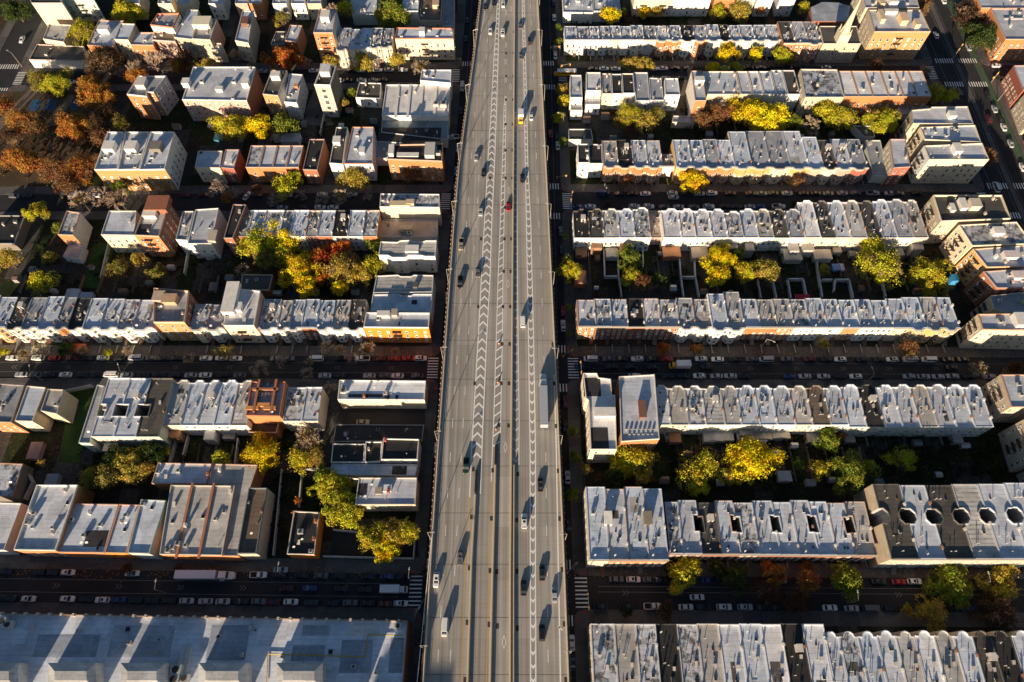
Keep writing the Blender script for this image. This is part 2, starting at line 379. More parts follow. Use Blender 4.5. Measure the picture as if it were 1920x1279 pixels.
sheet('paved_yard', pxs([(634, 795), (636, 768), (797, 768), (797, 795)], .17), 0.172, M_ASPHALT)

# ------------------------------------------------------------ elevated expressway
DZ = 10.0
Y0, Y1 = -140.0, 640.0
def edge(px):
    q = sorted([P(x, y, DZ) for x, y in px], key=lambda p: p[1]); (a, b), (c, e) = q[0], q[1]; q.insert(0, (a + (c - a) * (Y0 - b) / (e - b), Y0))
    (a, b), (c, e) = q[-2], q[-1]; q.append((a + (c - a) * (Y1 - b) / (e - b), Y1)); return q
EL = edge([(900.6, 0), (887.7, 110), (872, 220), (859.5, 315), (849.3, 430), (834.5, 640), (819.5, 850), (805, 1070), (791.6, 1279)])
ER = edge([(1009.6, 0), (1020.5, 220), (1031, 430), (1041, 640), (1051, 860), (1060, 1070), (1068, 1279)])
def dxl(y): return float(np.interp(y, [p[1] for p in EL], [p[0] for p in EL]))
def dxr(y): return float(np.interp(y, [p[1] for p in ER], [p[0] for p in ER]))
mb = MB(); mb.prism(ER + EL[::-1], DZ - 0.9, DZ)
deck = struct('expressway_deck', mb.mesh('expressway_deck', [M_DECK]))
for sgn, fx in ((-1, dxl), (1, dxr)):            # girders with bracket ribs outside each edge, steel columns below
    mb = MB()
    E_ = EL if sgn < 0 else ER; mb.prism(ccw([(x + sgn * .02, y) for x, y in E_] + [(x + sgn * .5, y) for x, y in E_[::-1]]), DZ - 2.2, DZ - 0.15)
    link('edge_girder', mb.mesh('edge_girder', [M_RUST]), deck)
    mb = MB(); y = Y0 + 1
    while y < 430: mb.box((fx(y) + sgn * .6, y, DZ - 1.5), (.18, .22, 1.1)); y += 2.1
    link('rivet_rib', mb.mesh('rivet_rib', [M_BARR]), deck)
cm = MB(); cm.box((0, 0, 0), (1.1, 1.1, 9.1)); cm = cm.mesh('column', [M_RUST])
y = -20
while y < 420:
    for X in (dxl(y) + 5, dxr(y) - 5): link('column', cm, deck, (X, y, 0))
    y += 16.5
def D(x, y): return P(x, y, DZ)
def extend(pts, lo=None, hi=None):
    """world polyline of deck pixels, its end segments carried on to world y lo / hi"""
    q = sorted([D(*p) for p in pts], key=lambda p: p[1])
    if lo is not None:
        (xa, ya), (xb, yb) = q[0], q[1]; q.insert(0, (xa + (xb - xa) * (lo - ya) / (yb - ya), lo))
    if hi is not None:
        (xa, ya), (xb, yb) = q[-2], q[-1]; q.append((xa + (xb - xa) * (hi - ya) / (yb - ya), hi))
    return q
def xat(q, y):
    for (xa, ya), (xb, yb) in zip(q, q[1:]):
        if ya - 1e-6 <= y <= yb + 1e-6: return xa + (xb - xa) * (y - ya) / (yb - ya)
    return q[0][0] if y < q[0][1] else q[-1][0]
mb = MB(); ZM = DZ + 0.012; LO, HI = -40.0, 480.0
A = extend([(918, 23), (913.5, 82.6), (905.8, 216), (897.7, 333), (889, 465.6), (879, 618.7), (871.9, 732.5), (860.4, 925), (852.8, 1068), (844.5, 1232)], LO, HI)
B = extend([(893, 180), (890, 216), (881, 332), (871.4, 465), (860.6, 618), (852.5, 731.6), (839.3, 925), (831.2, 1068), (821.5, 1232)], LO)
C = extend([(995.7, 26), (1001.8, 182), (1007.6, 341), (1013.4, 475), (1018.4, 620), (1021.8, 732.5), (1024, 926), (1026, 1073), (1027.6, 1236)], LO, HI)
y_ph = D(0, 793.6)[1]
for q, top in ((A, HI), (B, D(0, 190)[1]), (C, HI)):
    y = y_ph - 12.2 * 12
    while y < top:
        if y > LO: strip(mb, [(xat(q, y), y - 1.75), (xat(q, y + 3), y + 1.75)], 0.17, ZM)
        y += 12.2
def line(pts, w=0.2, lo=None, hi=None, m=0, z=ZM): strip(mb, extend(pts, lo, hi), w, z, m)
line([(876, 215), (869, 256), (858.5, 412), (851.6, 516), (842, 640), (834, 760), (822, 880)], 0.18, LO, HI)
b1l = [(933, 0), (927, 96), (920.4, 215), (915, 299), (908.4, 416), (902.4, 523), (896.5, 635), (887.9, 783), (884.3, 842)]
b1r = [(936.8, 0), (934, 96), (930.8, 215), (927.7, 299), (922, 416), (918.7, 523), (912.5, 635), (905.9, 783), (903.7, 842)]
b2l = [(947, 180), (945, 200), (942, 308), (937.6, 425), (933.8, 523), (930.5, 635), (925.6, 792), (923, 850)]
b2r = [(949, 180), (948.5, 200), (947.5, 308), (945, 418), (943, 523), (942, 635), (939, 774), (937.7, 850)]
b3l = [(979, 0), (983, 189), (985, 308), (987, 425), (991, 635), (994, 846), (994.3, 1060), (994.9, 1279)]
b3r = [(982.4, 0), (987.5, 190), (989.7, 308), (995.3, 420), (1000.4, 635), (1004, 850), (1004, 1060), (1004.6, 1279)]
line(b1l + [(880.7, 932)], .36, None, HI); line(b1r + [(900.5, 926)], .36, None, HI)
line(b2l + [(921, 903)], .28); line(b2r, .28); line(b3l, .36, LO, HI); line(b3r, .36, LO, HI)
line([(1039, 702), (1042.9, 840), (1046.9, 1060), (1051, 1279)], .4, LO)
line([(968.5, 200), (969.6, 425), (971.5, 635), (973.3, 774), (973, 872)], .28, None, HI)
line([(880.7, 932), (877, 1000), (871, 1080), (865, 1279)], .22, LO, None, 1); line([(921, 903), (918, 1040), (911.6, 1279)], .2, LO, None, 1)
def chev(l, r, ylo, yhi, up, wd=0.5, slash=False, per=3.65):
    ql, qr = extend(l, None, HI + 10 if yhi > 300 else None), extend(r, None, HI + 10 if yhi > 300 else None)
    if ylo < 0: ql, qr = extend(l, LO, HI + 10), extend(r, LO, HI + 10)
    y = ylo + 1.2
    while y < yhi:
        a, b = xat(ql, y) + .15, xat(qr, y) - .15; w = b - a; h = min(1.7, w * 0.62 if not slash else w * 0.8)
        if slash:
            mb.poly([(a, y, ZM), (b, y + h, ZM), (b, y + h + wd, ZM), (a, y + wd, ZM)])
        else:
            c = (a + b) / 2; s = h if up else -h
            mb.poly([(a, y, ZM), (c, y + s, ZM), (c, y + s + wd, ZM), (a, y + wd, ZM)]); mb.poly([(c, y + s, ZM), (b, y, ZM), (b, y + wd, ZM), (c, y + s + wd, ZM)])
        y += per
chev(b1l, b1r, D(0, 868)[1], 470, True, .85); chev(b2l, b2r, D(0, 845)[1], D(0, 190)[1], True, .62, True)
chev(b3l, b3r, -36, 470, False, .8)
chev([(963, 200), (963.3, 425), (962.5, 635), (961.5, 872)], [(968.5, 200), (969.4, 425), (971, 635), (972.7, 872)], D(0, 868)[1], D(0, 205)[1], False, .5)
for x, y in ((958.3, 16), (957, 162.6), (954, 357), (952.3, 532), (947.7, 838.6), (945, 1204)):      # lane diamonds
    cx, cy = D(x, y); q = [(cx - .55, cy), (cx, cy - 1.9), (cx + .55, cy), (cx, cy + 1.9), (cx - .55, cy)]; strip(mb, q, .14, ZM)
for x, y in ((949, 24), (949, 84), (948, 116), (948, 149)):
    cx, cy = D(x, y)
    for e in (-.3, .3): strip(mb, [(cx + e, cy - 2), (cx + e, cy + 2)], .16, ZM)
cx, cy = D(1053, 1180); strip(mb, [(cx - 1.0, cy + .9), (cx + .3, cy - .3)], .35, ZM)
link('lane_markings', mb.mesh('lane_markings', [M_WHITEP, M_YELLOWP]), deck)
mb = MB()
for y in (24, 98, 146, 180, 245, 278, 327, 384, 443, 504, 569, 638, 711, 789, 874, 962, 1058, 1158, 1265):
    Y = D(0, y)[1]; strip(mb, [(dxl(Y) + .5, Y), (dxr(Y) - .5, Y)], .16, DZ + .007)
for x in (901, 858, 905, 1010):
    pass
link('expansion_joint', mb.mesh('expansion_joint', [M_JOINT]), deck)
mb = MB()
for x, y in [(949, 100), (963.5, 60), (963.5, 100), (949, 143), (963, 143), (948.5, 187), (962, 187), (948, 233), (961.5, 233), (948, 282), (961, 282), (919, 334), (948, 334), (960.5, 334), (947, 389), (959.5, 389), (902, 448), (946, 448), (958.5, 448), (944.5, 509), (957.5, 509), (897, 575), (943, 575), (956.8, 575),
             (941.5, 645), (955.5, 645), (1036.5, 645), (890, 719), (940, 719), (954.3, 719), (1039, 719), (936, 797), (953.5, 798), (1043, 799), (887.5, 880), (924, 882), (971, 889), (1046.5, 883), (884, 969.5), (921.5, 972), (969, 975), (1049, 972.5), (880, 1065), (918.7, 1070), (931.5, 1072), (969.5, 1071), (1053.7, 1068),
             (876, 1167), (917, 1171), (932.7, 1174), (970, 1178), (1058, 1170), (871.7, 1275), (1061, 1275)]:
    cx, cy = D(x, y); mb.poly([(cx - .45, cy - .75, DZ + .02), (cx + .45, cy - .75, DZ + .02), (cx + .45, cy + .75, DZ + .02), (cx - .45, cy + .75, DZ + .02)])
link('drain_grate', mb.mesh('drain_grate', [M_DARK]), deck)

def barrier(q, label, w=0.55, h=0.95, mat=M_BARR, cat='barrier', name='concrete_barrier', group='barriers along the expressway', rail=False):
    r = root(name, (q[0][0], q[0][1], DZ), label, cat, group); x0, y0 = q[0]
    L = [(x - x0 - w / 2, y - y0) for x, y in q]; Rr = [(x - x0 + w / 2, y - y0) for x, y in q]
    Lt = [(x - x0 - w * .22, y - y0) for x, y in q]; Rt = [(x - x0 + w * .22, y - y0) for x, y in q]
    mb = MB()
    for i in range(len(q) - 1):
        mb.hexa([(*L[i], 0), (*Rr[i], 0), (*Rr[i + 1], 0), (*L[i + 1], 0)], [(*Lt[i], h), (*Rt[i], h), (*Rt[i + 1], h), (*Lt[i + 1], h)])
    link('barrier_body', mb.mesh('barrier_body', [mat]), r)
    if rail:
        mb = MB()
        for i in range(len(q) - 1): mb.tube((q[i][0] - x0, q[i][1] - y0, h + .35), (q[i + 1][0] - x0, q[i + 1][1] - y0, h + .35), .06, .06, 4)
        y = q[0][1] + 1
        while y < min(q[-1][1], 400): mb.tube((xat(q, y) - x0, y - y0, h), (xat(q, y) - x0, y - y0, h + .35), .05, .05, 4); y += 3.0
        link('hand_rail', mb.mesh('hand_rail', [M_METAL]), r)
    return r
barrier([(x + .35, y) for x, y in EL], 'long concrete parapet with steel rail along the left edge of the expressway', .6, 1.05, rail=True)
barrier([(x - .35, y) for x, y in ER], 'long concrete parapet with steel rail along the right edge of the expressway', .6, 1.05, rail=True)
barrier(extend([(965.3, 0), (963, 300), (961.2, 525), (960.3, 640), (958.6, 860), (957, 1070), (956.8, 1279)], LO, HI), 'full length yellowish median barrier dividing the two directions of the expressway', .75, 1.0)
barrier(extend([(963.8, 873), (963, 1070), (962.8, 1279)], LO), 'straight barrier just right of the yellowish median in the lower expressway', .6, 1.0)
barrier(extend([(928.9, 873), (926.5, 980), (923.9, 1070), (919, 1279)], LO), 'barrier left of the diamond marked express lane, beginning behind the middle crash barrels', .8, 1.0)
barrier(extend([(891.4, 928), (888, 989), (884.5, 1050), (877, 1279)], LO), 'leftmost inner barrier beginning behind the leftmost row of crash barrels', .8, 1.0)
bm = MB(); bm.tube((0, 0, 0), (0, 0, .9), .38, .38, 8)
bm = bm.mesh('barrel', [M_DARK]); bl = MB(); bl.tube((0, 0, 0), (0, 0, .05), .36, .36, 8); bl = bl.mesh('lid', [M_RUBBER])
for (xa, ya), (xb, yb), n, lb in (((930, 836), (928.9, 869), 11, 'row heading the middle barrier'), ((893.3, 884), (891.6, 922), 11, 'row heading the leftmost inner barrier')):
    for k in range(n):
        t = k / (n - 1); x, y = D(xa + (xb - xa) * t, ya + (yb - ya) * t)
        r = root('crash_barrel', (x, y, DZ), 'dark crash barrel, %s from top of the %s' % (nth(k + 1), lb), 'crash barrel', 'crash barrels at the barrier heads')
        link('barrel', bm, r); link('lid', bl, r, (0, 0, .9))
cb = MB(); cb.tube((0, 0, .08), (0, 0, .95), .3, .22, 8); cb = cb.mesh('drum', [simple_mat('orange_plastic', .6, .05, 2, (.8, .16, .03))])
cs = MB(); cs.tube((0, 0, .0), (0, 0, .08), .4, .4, 8); cs = cs.mesh('base', [M_RUBBER]); ct = MB(); ct.tube((0, 0, 0), (0, 0, .22), .285, .27, 8); ct = ct.mesh('reflective_band', [M_WHITEP])
for x, y, wd in ((935.7, 645, 'topmost'), (933.8, 718, 'middle'), (930, 806, 'lowest before the barrels')):
    X, Y = D(x, y); r = root('traffic_drum', (X, Y, DZ), 'orange traffic drum on the striped gore, %s of three' % wd, 'traffic drum', 'orange drums on the gore')
    link('drum', cb, r); link('base', cs, r); link('reflective_band', ct, r, (0, 0, .45))

# lamp posts on the deck edges and in the streets
def lamp_post(x, y, z, h, arm, ang, label, group, col=(.42, .40, .36)):
    r = root('street_lamp', (x, y, z), label, 'street lamp', group)
    mb = MB(); mb.tube((0, 0, 0), (0, 0, h), .14, .08, 6); link('pole', mb.mesh('pole', [M_METAL]), r, color=col)
    dx, dy = math.cos(ang) * arm, math.sin(ang) * arm
    mb = MB(); mb.tube((0, 0, h - .15), (dx, dy, h + .35), .07, .05, 5); link('arm', mb.mesh('arm', [M_METAL]), r, color=col)
    mb = MB(); mb.box((dx * 1.18, dy * 1.18, h + .22), (.95, .38, .2), rot=ang, taper=.8); link('lamp_head', mb.mesh('lamp_head', [M_METAL]), r, color=(.55, .53, .48))
for side, lst in (('left', [(911, 0), (888.6, 88), (875, 190), (858.5, 298), (848.6, 405), (839.6, 530), (831, 673), (819.6, 826), (808, 1010), (796, 1215)]), ('right', [(1010, 12), (1013.6, 88), (1020, 190), (1025.8, 303), (1031, 410), (1037, 535), (1043, 675), (1049.7, 834), (1058, 1013), (1065, 1225)])):
    for k, (x, y) in enumerate(lst):
        X, Y = P(x, y, DZ); X = (dxl(Y) - .3) if side == 'left' else (dxr(Y) + .3)
        lamp_post(X, Y, DZ - .4, 9.6, 1.5, math.pi / 2 * 0 if side == 'left' else math.pi, 'grey lamp post on the %s parapet of the expressway, %s from the top' % (side, nth(k + 1)), 'lamp posts along the expressway')
SL = [(42, 126, 2.6), (845, 118, 0.2), (118, 372, .9), (1404, 352, -1.5), (1620, 720, 1.7), (1425, 655, -.5), (82, 715, 1.9), (312, 1112, 1.6), (534, 1080, 1.5), (772, 1090, 1.5), (1588, 1132, 1.5), (1828, 1098, 1.6), (1824, 655, 2.4), (1130, 368, -1.4), (1500, 120, -1.5), (1055, 240, 2.9), (1870, 190, 2.2), (783, 1160, 1), (245, 712, 2)]
SL = sorted(SL)
for k, (x, y, a) in enumerate(SL):
    X, Y = P(x, y); lamp_post(X, Y, .15, 8.2, 2.2, a, 'grey street lamp on a pavement below the expressway level, %s counted from the left edge' % nth(k + 1), 'lamps in the side streets')
def signal(x, y, ang, label, yellow=True):
    X, Y = P(x, y); r = root('traffic_signal', (X, Y, .15), label, 'traffic signal', 'traffic signals at the crossings')
    mb = MB(); mb.tube((0, 0, 0), (0, 0, 6.4), .14, .1, 6); link('pole', mb.mesh('pole', [M_METAL]), r, color=(.4, .38, .34))
    dx, dy = math.cos(ang) * 4.6, math.sin(ang) * 4.6
    mb = MB(); mb.tube((0, 0, 5.7), (dx, dy, 6.2), .09, .06, 5); link('mast_arm', mb.mesh('mast_arm', [M_METAL]), r, color=(.4, .38, .34))
    for q in (1.0, .12):
        mb = MB(); mb.box((dx * q, dy * q, 5.1), (.4, .4, 1.1)); link('signal_head', mb.mesh('signal_head', [M_TRIM]), r, color=(.75, .38, .04))
for i, (x, y, a, lb) in enumerate([(866, 130, 2.9, 'beside the top left crossing of the avenue'), (1049, 106, 3.3, 'above the top right crossing of the avenue'), (1050, 142, 0.2, 'under the school bus at the top right crossing'), (1062, 346, 3.4, 'at the upper corner of the second right crossing'), (1069, 392, 1.4, 'at the lower corner of the second right crossing'),
        (1088, 712, 1.6, 'by the white corner block at the third right crossing'), (1072, 668, 3.8, 'above the third right crossing beside the brick corner house'), (1101, 1147, 1.6, 'at the lower corner of the bottom right crossing'), (1080, 1060, 3.9, 'at the upper corner of the bottom right crossing'), (783, 1150, 0.9, 'at the warehouse corner by the expressway'), (1785, 112, 0.9, 'on the median of the wide far right avenue'), (1858, 155, 3.9, 'at the far right corner by the brick building')]):
    signal(x, y, a, 'yellow traffic signal ' + lb)

# ------------------------------------------------------------ buildings
RC = {'S': ((.61, .66, .745), 'silver', 'silver'), 'W': ((.78, .79, .82), 'silver', 'pale'), 'G': ((.37, .39, .43), 'silver', 'grey'), 'T': ((.50, .49, .475), 'silver', 'tan'),
      'D': ((.105, .098, .088), 'dark', 'dark'), 'K': ((.038, .036, .036), 'dark', 'black'), 'M': ((.60, .63, .68), 'mottled', 'mottled'), 'X': ((.55, .55, .54), 'striped', 'striped'),
      'p': ((.46, .37, .33), 'silver', 'pinkish'), 'B': ((.20, .15, .11), 'dark', 'brown'), 'L': ((.30, .35, .36), 'silver', 'grey-green')}
FC = {'q': ((.46, .27, .115), 1, 'tan brick'), 'n': ((.40, .385, .35), 0, 'grey'), 'w': ((.80, .76, .68), 0, 'white'), 'c': ((.70, .58, .41), 0, 'cream'), 'o': ((.50, .21, .085), 1, 'orange brick'), 'b': ((.32, .13, .075), 1, 'brown brick'), 'p': ((.56, .35, .28), 0, 'pink'),
      'g': ((.50, .56, .49), 0, 'pale green'), 'r': ((.34, .115, .08), 1, 'red brick'), 'y': ((.60, .37, .145), 1, 'yellow brick'), 'l': ((.62, .62, .62), 0, 'light grey'), 't': ((.50, .42, .31), 0, 'beige'), 'd': ((.2, .17, .14), 0, 'dark'), 'O': ((.78, .25, .035), 1, 'bright orange')}
def window_mesh(wd, h, blind=0):
    mb = MB(); f = .09
    mb.poly([(-wd / 2 + f, -.02, f), (wd / 2 - f, -.02, f), (wd / 2 - f, -.02, h - f), (-wd / 2 + f, -.02, h - f)], 1)
    if blind: mb.poly([(-wd / 2 + f, -.03, h * (1 - blind)), (wd / 2 - f, -.03, h * (1 - blind)), (wd / 2 - f, -.03, h - f), (-wd / 2 + f, -.03, h - f)], 0)
    for a, b, c, e in ((-wd / 2, 0, wd / 2, f), (-wd / 2, h - f, wd / 2, h), (-wd / 2, f, -wd / 2 + f, h - f), (wd / 2 - f, f, wd / 2, h - f), (-wd / 2 + f, h * .5 - .04, wd / 2 - f, h * .5 + .04)):
        mb.hexa([(a, -.07, b), (c, -.07, b), (c, 0, b), (a, 0, b)], [(a, -.07, e), (c, -.07, e), (c, 0, e), (a, 0, e)])
    mb.hexa([(-wd / 2 - .1, -.16, -.12), (wd / 2 + .1, -.16, -.12), (wd / 2 + .1, 0, -.12), (-wd / 2 - .1, 0, -.12)], [(-wd / 2 - .1, -.16, 0), (wd / 2 + .1, -.16, 0), (wd / 2 + .1, 0, 0), (-wd / 2 - .1, 0, 0)])
    return mb.mesh('window', [M_TRIM, M_GLASS])
WIN = window_mesh(1.0, 1.75); WINB = [WIN, WIN, window_mesh(1.0, 1.75, .3), window_mesh(1.0, 1.75, .55), window_mesh(1.0, 1.75, .8)]; WINS = window_mesh(.85, 1.35); WINL = window_mesh(1.9, 1.8)
mb = MB(); mb.hexa([(-.5, -.05, 0), (.5, -.05, 0), (.5, 0, 0), (-.5, 0, 0)], [(-.5, -.05, 2.1), (.5, -.05, 2.1), (.5, 0, 2.1), (-.5, 0, 2.1)]); DOOR = mb.mesh('door', [M_TRIM])
mb = MB()
for k in range(6): mb.hexa([(-.75, -.35 * (k + 1) - 0.0, 0), (.75, -.35 * (k + 1), 0), (.75, -.35 * k, 0), (-.75, -.35 * k, 0)], [(-.75, -.35 * (k + 1), 1.5 - .25 * k), (.75, -.35 * (k + 1), 1.5 - .25 * k), (.75, -.35 * k, 1.5 - .25 * k), (-.75, -.35 * k, 1.5 - .25 * k)], bottom=False)
STOOP = mb.mesh('stoop', [M_TRIM])
mb = MB(); mb.box((0, 0, 0), (.62, 1.0, 1.15)); mb.box((0, 0, 1.15), (.78, 1.16, .14)); mb.tube((0, -.25, 1.29), (0, -.25, 1.6), .12, .1, 6); mb.tube((0, .25, 1.29), (0, .25, 1.6), .12, .1, 6); CHIM = mb.mesh('chimney', [M_WALL])
mb = MB(); mb.hexa([(-.5, -.7, 0), (.5, -.7, 0), (.5, .7, 0), (-.5, .7, 0)], [(-.5, -.7, .45), (.5, -.7, .45), (.5, .7, .95), (-.5, .7, .95)]); HATCH = mb.mesh('roof_hatch', [M_METAL])
mb = MB(); mb.box((0, 0, 0), (1.05, 1.25, .32)); mb.hexa([(-.5, -.6, .32), (.5, -.6, .32), (.5, .6, .32), (-.5, .6, .32)], [(-.1, -.5, .62), (.1, -.5, .62), (.1, .5, .62), (-.1, .5, .62)], 1); SKYL = mb.mesh('skylight', [M_TRIM, M_GLASS])
mb = MB(); mb.tube((0, 0, 0), (0, 0, .75), .1, .1, 6); mb.tube((0, 0, .75), (0, 0, .95), .2, .12, 6); PIPE = mb.mesh('vent_pipe', [M_METAL])
mb = MB(); mb.box((0, 0, .15), (1.3, 1.1, .95)); mb.tube((0, 0, 1.1), (0, 0, 1.16), .42, .42, 10, 1); mb.box((-.45, 0, 0), (.12, 1.0, .15), 1); mb.box((.45, 0, 0), (.12, 1.0, .15), 1); ACU = mb.mesh('air_conditioner', [M_METAL, M_DARK])
mb = MB(); mb.box((0, 0, 0), (2.1, 2.6, 2.3)); mb.hexa([(-1.15, -1.4, 2.3), (1.15, -1.4, 2.3), (1.15, 1.4, 2.3), (-1.15, 1.4, 2.3)], [(-1.15, -1.4, 2.42), (1.15, -1.4, 2.42), (1.15, 1.4, 2.6), (-1.15, 1.4, 2.6)]); mb.hexa([(-.45, -1.34, .1), (.45, -1.34, .1), (.45, -1.3, .1), (-.45, -1.3, .1)], [(-.45, -1.34, 2.0), (.45, -1.34, 2.0), (.45, -1.3, 2.0), (-.45, -1.3, 2.0)], 1); BULK = mb.mesh('stair_bulkhead', [M_WALL, M_DARK])
mb = MB(); mb.tube((0, 0, 0), (0, 0, 1.1), .04, .04, 4); mb.tube((0, 0, 1.1), (.12, -.22, 1.25), .12, .45, 9); DISH = mb.mesh('satellite_dish', [M_METAL])
FESC = []
for nf in (3, 4, 5):
    mb = MB()
    for k in range(1, nf):
        z = k * 3.0
        mb.hexa([(-1.7, -1.15, z), (1.7, -1.15, z), (1.7, -.04, z), (-1.7, -.04, z)], [(-1.7, -1.15, z + .08), (1.7, -1.15, z + .08), (1.7, -.04, z + .08), (-1.7, -.04, z + .08)])
        for a in (-1.7, 1.7):
            mb.tube((a, -1.12, z), (a, -1.12, z + 1), .05, .05, 4); mb.tube((a, -1.12, z + 1), (a, -.05, z + 1), .05, .05, 4)
        mb.tube((-1.7, -1.12, z + 1), (1.7, -1.12, z + 1), .05, .05, 4)
        if k < nf - 1: s = 1 if k % 2 else -1; mb.tube((-1.2 * s, -.75, z), (1.2 * s, -.75, z + 3), .14, .14, 4)
    FESC.append(mb.mesh('fire_escape', [M_DARK]))

def normals(poly):
    n = len(poly); out = []
    for i in range(n):
        (x0, y0), (x1, y1) = poly[i], poly[(i + 1) % n]; L = math.hypot(x1 - x0, y1 - y0) or 1
        out.append(((y1 - y0) / L, -(x1 - x0) / L, L))
    return out
def inset(poly, t):
    nm = normals(poly); n = len(poly); out = []
    for i in range(n):
        a, b = nm[i - 1], nm[i]; k = 1 + a[0] * b[0] + a[1] * b[1]; k = max(k, .35)
        out.append((poly[i][0] - t * (a[0] + b[0]) / k, poly[i][1] - t * (a[1] + b[1]) / k))
    return out
def shell(r, poly, z0, z1, wallm, wallc, roof, par, th=.26, coping=None, side=None, shaft=None):
    """walls, roof sheet and parapet of one block; poly in the building's own frame"""
    mb = MB(); n = len(poly)
    nm = normals(poly); grp = {}
    for i in range(n):
        (x0, y0), (x1, y1) = poly[i], poly[(i + 1) % n]
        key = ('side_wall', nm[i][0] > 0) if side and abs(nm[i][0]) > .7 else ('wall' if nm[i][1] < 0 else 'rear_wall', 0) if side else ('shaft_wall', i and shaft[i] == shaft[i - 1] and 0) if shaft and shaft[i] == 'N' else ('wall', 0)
        grp.setdefault(key[0] + ('x' if key[1] else ''), MB()).poly([(x0, y0, z0), (x1, y1, z0), (x1, y1, z1), (x0, y0, z1)])
    for kname, q in grp.items():
        nme = kname.rstrip('x') if kname.endswith('wallx') else kname
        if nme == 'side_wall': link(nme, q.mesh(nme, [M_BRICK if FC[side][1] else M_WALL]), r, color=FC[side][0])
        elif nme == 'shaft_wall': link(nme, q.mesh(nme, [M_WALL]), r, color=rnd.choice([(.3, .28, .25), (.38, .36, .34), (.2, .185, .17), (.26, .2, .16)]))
        else: link(nme, q.mesh(nme, [wallm]), r, color=wallc)
    tri = tessellate_polygon([[Vector((x, y, 0)) for x, y in poly]]); v = [(x, y, z1) for x, y in poly]
    fs = []
    for t in tri:
        a, b, c = (v[k] for k in t); cr = (b[0] - a[0]) * (c[1] - a[1]) - (b[1] - a[1]) * (c[0] - a[0]); fs.append(t if cr > 0 else tuple(reversed(t)))
    rc, rk, _ = RC[roof]; j = rnd.uniform(.84, 1.1); tint = rnd.uniform(-.04, .04)
    link('roof', ngon_mesh('roof', v, fs, [ROOFM[rk]]), r, color=(rc[0] * j * (1 + tint), rc[1] * j, rc[2] * j * (1 - tint)))
    if par:
        ins = inset(poly, th); mb = MB()
        for i in range(n):
            h = par[i] if isinstance(par, (list, tuple)) else par
            if h <= 0: continue
            k = (i + 1) % n
            mb.hexa([(*poly[i], z1), (*poly[k], z1), (*ins[k], z1), (*ins[i], z1)], [(*poly[i], z1 + h), (*poly[k], z1 + h), (*ins[k], z1 + h), (*ins[i], z1 + h)], 0, bottom=False)
        if mb.f: link('parapet', mb.mesh('parapet', [M_WALL]), r, color=coping or tuple(min(.75, c * .55 + .22) for c in wallc))
def put_windows(r, a, b, z0, H, wm=None, cols=None, frame=(.7, .68, .62), pitch=2.3, base=1.5, fl=3.0, limit=90, door=False):
    (x0, y0), (x1, y1) = a, b; L = math.hypot(x1 - x0, y1 - y0); ang = math.atan2(y1 - y0, x1 - x0)
    wm = wm or WIN; n = cols or max(1, int(L / pitch)); cnt = 0
    if L < 1.1: return 0
    nf = max(1, int((H - base - .5) / fl + .35)); nx, ny = math.sin(ang), -math.cos(ang)
    for f in range(nf):
        z = z0 + base + f * fl
        if z + 1.9 > z0 + H: break
        for k in range(n):
            if cnt >= limit: return cnt
            s = (k + .5) / n
            if door and f == 0 and k == 0: continue
            link('window', WINB[rnd.randrange(5)] if wm is WIN else wm, r, (x0 + (x1 - x0) * s + nx * .01, y0 + (y1 - y0) * s + ny * .01, z), ang, color=frame); cnt += 1
    return cnt

